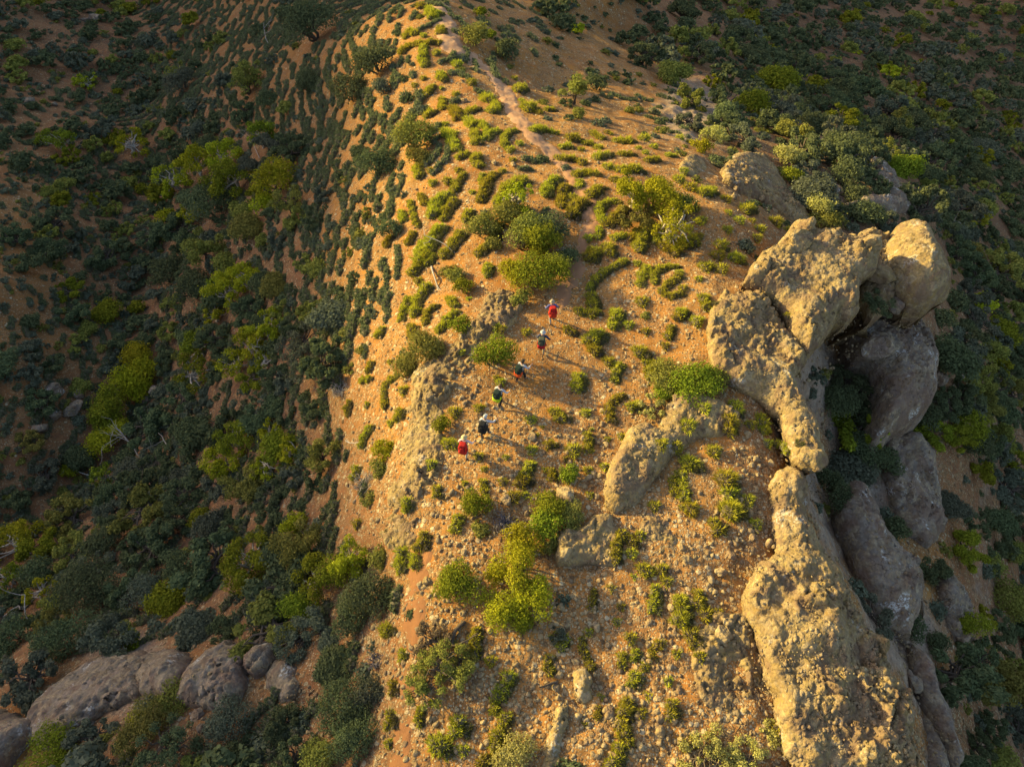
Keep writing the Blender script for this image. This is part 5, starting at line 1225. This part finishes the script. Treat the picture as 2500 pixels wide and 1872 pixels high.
def lathe(name, prof, mat, parent, loc, k=20, tilt=0, sq=1.0):
    V = []; F = []
    for i, (r, z) in enumerate(prof):
        for j in range(k):
            a = 2 * math.pi * j / k; V.append((r * math.cos(a), r * sq * math.sin(a), z))
    for i in range(len(prof) - 1):
        for j in range(k): F.append((i * k + j, i * k + (j + 1) % k, (i + 1) * k + (j + 1) % k, (i + 1) * k + j))
    o = link(name, make_mesh(name, np.array(V), np.array(F), mat, smooth=True), parent, loc); o.rotation_euler = (tilt, 0, 0); return o
HAT = [(.001, .125), (.05, .122), (.085, .105), (.098, .05), (.102, .012), (.125, .0), (.155, -.012), (.157, -.018), (.12, -.010), (.095, .0)]
CAP = [(.001, .115), (.05, .112), (.085, .088), (.100, .04), (.104, -.01), (.098, -.02)]
def rounded_box(name, w, d, h, mat, parent=None, loc=(0, 0, 0), bulge=.35, cut=.3):
    """stuffed fabric volume: superellipsoid with creases"""
    V = []; F = []; n, m = 20, 14
    for i in range(m + 1):
        v = -math.pi / 2 + math.pi * i / m
        for j in range(n):
            u = 2 * math.pi * j / n
            f = lambda c, e: math.copysign(abs(c) ** e, c)
            x = f(math.cos(v), .45) * f(math.cos(u), .5); y = f(math.cos(v), .45) * f(math.sin(u), .6); z = f(math.sin(v), .5)
            cr = 1 + .035 * math.sin(z * 9 + x * 3) - .05 * (abs(x) < .12) * (y < 0)
            V.append((x * w / 2 * cr * (1 - .10 * z), y * d / 2 * cr, z * h / 2))
    for i in range(m):
        for j in range(n): F.append((i * n + j, i * n + (j + 1) % n, (i + 1) * n + (j + 1) % n, (i + 1) * n + j))
    return link(name, make_mesh(name, np.array(V), np.array(F), mat, smooth=True), parent, loc)
HS = .86
HIKERS = [  # foot px, heading (degrees from +Y towards +X), step, shirt, legs, hat, pack, arms
 dict(px=(1346, 787), rot=-8, step=.9, shirt='blue', legs='stone', hat=('hat', 'cream'), pack=('red', 'scarlet', 1.0), la=((-.14, .02, -.24), (-.02, .20, -.08)), ra=((.16, .0, -.24), (.02, .18, -.10)),
      label='front hiker in a blue shirt and cream hat walking up the ridge', plabel='big bright red backpack on the front hiker'),
 dict(px=(1322, 861), rot=12, step=-.8, shirt='navy', legs='khaki', hat=('hat', 'palehat'), pack=('moss', 'deepred', .95), la=((-.10, .02, -.26), (.0, .2, -.05)), ra=((.20, -.02, -.20), (.02, .15, -.16)),
      label='second hiker in a navy shirt and round white hat', plabel='backpack with mossy gray top and dark red base on the second hiker'),
 dict(px=(1271, 930), rot=38, step=1.0, shirt='white', legs='black', hat=('cap', 'capdark'), pack=('forest', 'orange', .95), la=((-.10, .05, -.25), (.02, .22, .0)), ra=((.14, .10, -.20), (.02, .22, .10)),
      label='third hiker in a white top and dark cap with one arm raised', plabel='dark backpack with orange red base on the third hiker'),
 dict(px=(1219, 989), rot=30, step=-.9, shirt='white', legs='black', hat=('hair', 'hair_brown'), pack=('forest', 'lime', .95), la=((-.12, .03, -.25), (.02, .2, -.04)), ra=((.17, .06, -.20), (.04, .2, -.10)),
      label='fourth hiker, bareheaded with brown hair and white sleeves', plabel='dark green backpack with lime yellow base on the fourth hiker'),
 dict(px=(1184, 1064), rot=22, step=.8, shirt='white', legs='charcoal', hat=('cap', 'palehat'), pack=('black', 'black', .95), la=((-.10, .03, -.26), (.0, .18, -.06)), ra=((.20, .10, -.12), (.10, .22, .02)),
      label='fifth hiker in white with a pale cap, one forearm stretched out', plabel='plain black backpack on the fifth hiker'),
 dict(px=(1136, 1113), rot=14, step=-.9, shirt='pink', legs='stone', hat=('hat', 'straw'), pack=('red', 'red', .95), la=((-.12, .0, -.26), (.0, .16, -.1)), ra=((.18, .04, -.20), (.06, .2, -.12)),
      label='rear hiker in a pale pink shirt and yellow straw hat', plabel='deep red rounded backpack on the rear hiker')]
def hand_end(J, n):
    w = np.array(J['wri' + n]); d = w - np.array(J['elb' + n]); d /= np.linalg.norm(d); return w + d * .07
for hk in HIKERS:
    x, y, z = hit1(*hk['px']); J = skeleton(hk['step'], hk['la'], hk['ra'], .05)
    root = bpy.data.objects.new('person', None); col.objects.link(root); root.location = (x, y, z); root.rotation_euler = (0, 0, -math.radians(hk['rot'])); root.empty_display_size = .3; root.scale = (HS, HS, HS)
    tag(root, hk['label'], 'person', 'line of hikers walking along the ridge')
    names = ['pelvis', 'waist', 'chest', 'neckb', 'neck', 'head1', 'head2', 'head3', 'nose'] + [a + n for n in 'lr' for a in ('hip', 'knee', 'ankle', 'toe', 'sho', 'elb', 'wri')]
    ix = {n: i for i, n in enumerate(names)}
    V = [np.array(J[n]) for n in names]; RA = dict(pelvis=(.15, .11), waist=(.125, .095), chest=(.15, .10), neckb=.07, neck=.052, head1=(.066, .075), head2=(.078, .092), head3=(.062, .072), nose=.012, hip=.085, knee=.055, ankle=.04, toe=.032, sho=.055, elb=.040, wri=.026)
    R = [RA[n] if n in RA else RA[n[:-1]] for n in names]
    E = [('pelvis', 'waist'), ('waist', 'chest'), ('chest', 'neckb'), ('neckb', 'neck'), ('neck', 'head1'), ('head1', 'head2'), ('head2', 'head3'), ('head1', 'nose')]
    for n in 'lr': E += [('pelvis', 'hip' + n), ('hip' + n, 'knee' + n), ('knee' + n, 'ankle' + n), ('ankle' + n, 'toe' + n), ('neckb', 'sho' + n), ('sho' + n, 'elb' + n), ('elb' + n, 'wri' + n)]
    E = [(ix[a], ix[b]) for a, b in E]
    for n in 'lr': hand(J, n, V, E, R, ix['wri' + n])
    body = skin_obj('body', V, E, R, 0, M['skin'], root, 2)
    # face: eyes and mouth
    for s in (-1, 1):
        lathe('eye', [(.001, .012), (.009, .008), (.012, 0), (.009, -.008), (.001, -.012)], CL['black'], body, (.032 * s, .192 + .05 - .05, 1.635), 8)
        lathe('ear', [(.001, .035), (.012, .02), (.014, -.01), (.006, -.03), (.001, -.034)], M['skin'], body, (.082 * s, .15, 1.61), 8, sq=1.6)
    # shirt
    sh = ['waist0', 'waist', 'chest', 'neckb', 'shol', 'elbl', 'wril', 'shor', 'elbr', 'wrir']
    JJ = dict(J); JJ['waist0'] = (0, .0, .90)
    for n in 'lr': JJ['wri' + n] = tuple(np.array(J['elb' + n]) + (np.array(J['wri' + n]) - np.array(J['elb' + n])) * (.85))
    SR = dict(waist0=(.175, .135), waist=(.155, .12), chest=(.18, .125), neckb=(.085, .08), sho=.078, elb=.056, wri=.042)
    skin_obj('shirt', [JJ[n] for n in sh], [(0, 1), (1, 2), (2, 3), (3, 4), (4, 5), (5, 6), (3, 7), (7, 8), (8, 9)], [SR[n] if n in SR else SR[n[:-1]] for n in sh], 0, CL[hk['shirt']], root, 2)
    tn = ['pelvis', 'hipl', 'kneel', 'ankl', 'hipr', 'kneer', 'ankr']; JJ['ankl'] = tuple(np.add(J['anklel'], (0, 0, .04))); JJ['ankr'] = tuple(np.add(J['ankler'], (0, 0, .04)))
    skin_obj('trousers', [JJ[n] for n in tn], [(0, 1), (1, 2), (2, 3), (0, 4), (4, 5), (5, 6)], [(.16, .125), .108, .078, .062, .108, .078, .062], 0, CL[hk['legs']], root, 2)
    for n in 'lr': skin_obj('boot', [np.add(J['ankle' + n], (0, 0, .03)), np.add(J['ankle' + n], (0, -.02, -.04)), np.add(J['toe' + n], (0, 0, 0))], [(0, 1), (1, 2)], [.05, (.05, .045), (.045, .035)], 0, CL['boot'], root, 1)
    hz = (0, .15, 1.675); kind_, colr_ = hk['hat']
    if kind_ == 'hat': lathe('hat', HAT, CL[colr_], root, hz, 22, -.12)
    elif kind_ == 'cap':
        c_ = lathe('cap', CAP, CL[colr_], root, hz, 20, -.1)
        b_ = rounded_box('brim', .15, .12, .014, CL[colr_], c_, (0, .13, -.012))
    if kind_ != 'hat' or True:
        hm = M['hair_brown'] if colr_ != 'palehat' else M['hair_gray']
        lathe('hair', [(.001, .105), (.06, .095), (.092, .05), (.098, 0), (.092, -.06), (.075, -.10), (.05, -.12)], hm, root, (0, .138, 1.655), 16)
    # backpack: a thing of its own, hung on the shoulders
    rot = Matrix.Rotation(-math.radians(hk['rot']), 4, 'Z'); s_ = hk['pack'][2]
    bp = bpy.data.objects.new('backpack', None); col.objects.link(bp); bp.scale = (HS, HS, HS * .92); bp.location = Vector((x, y, z)) + rot @ Vector((0, -.20, 1.18)) * HS; bp.rotation_euler = (math.radians(-6), 0, -math.radians(hk['rot'])); bp.empty_display_size = .2
    tag(bp, hk['plabel'], 'backpack', 'backpacks of the hikers')
    rounded_box('main_bag', .44 * s_, .33, .58 * s_, CL[hk['pack'][0]], bp, (0, 0, .05)); rounded_box('base_pocket', .45 * s_, .37, .34 * s_, CL[hk['pack'][1]], bp, (0, -.03, -.22))
    rounded_box('lid', .38 * s_, .30, .14, CL[hk['pack'][0]], bp, (0, -.01, .32)); rounded_box('front_pocket', .22, .10, .28, CL[hk['pack'][0]], bp, (0, -.18, .04))
    for s in (-1, 1):
        rounded_box('side_pocket', .08, .15, .24, CL[hk['pack'][1]], bp, (.225 * s * s_, 0, -.10))
        v_, f_ = tube([(.10 * s, .10, .26), (.12 * s, .20, .31), (.125 * s, .33, .24), (.13 * s, .36, .08), (.13 * s, .28, -.08), (.12 * s, .13, -.2)], [.024] * 6, 6); link('shoulder_strap', make_mesh('shoulder_strap', v_, f_, CL['black'], smooth=True), bp)
    v_, f_ = tube([(-.13, -.155, .30), (-.13, -.17, .05), (-.12, -.16, -.28)], [.010] * 3, 5); link('strap', make_mesh('strap', v_, f_, CL['black']), bp)
    v_, f_ = tube([(.13, -.155, .30), (.13, -.17, .05), (.12, -.16, -.28)], [.010] * 3, 5); link('strap', make_mesh('strap', v_, f_, CL['black']), bp)
    if 'third' in hk['label'] or 'fifth' in hk['label']:
        he = hand_end(J, 'r'); tip = np.array([he[0] + .05, he[1] + .18, 0.0]); wv = rot @ Vector(tip) * HS; tz = float(Z(x + wv.x, y + wv.y)) - z
        tz /= HS
        pr = bpy.data.objects.new('trekking_pole', None); col.objects.link(pr); pr.location = (x, y, z); pr.rotation_euler = (0, 0, -math.radians(hk['rot'])); pr.empty_display_size = .2; pr.scale = (HS, HS, HS)
        tag(pr, 'thin trekking pole held out by the ' + ('third' if 'third' in hk['label'] else 'fifth') + ' hiker', 'trekking pole', 'trekking poles of the hikers')
        tip[2] = tz; dd = he - tip; v_, f_ = tube([tip, he - dd * .05], [.008, .011], 6); link('shaft', make_mesh('shaft', v_, f_, CL['metal'], smooth=True), pr)
        v_, f_ = tube([he - dd * .06, he, he + dd * .05], [.017, .018, .014], 8); link('grip', make_mesh('grip', v_, f_, CL['black'], smooth=True), pr)
write_labels()
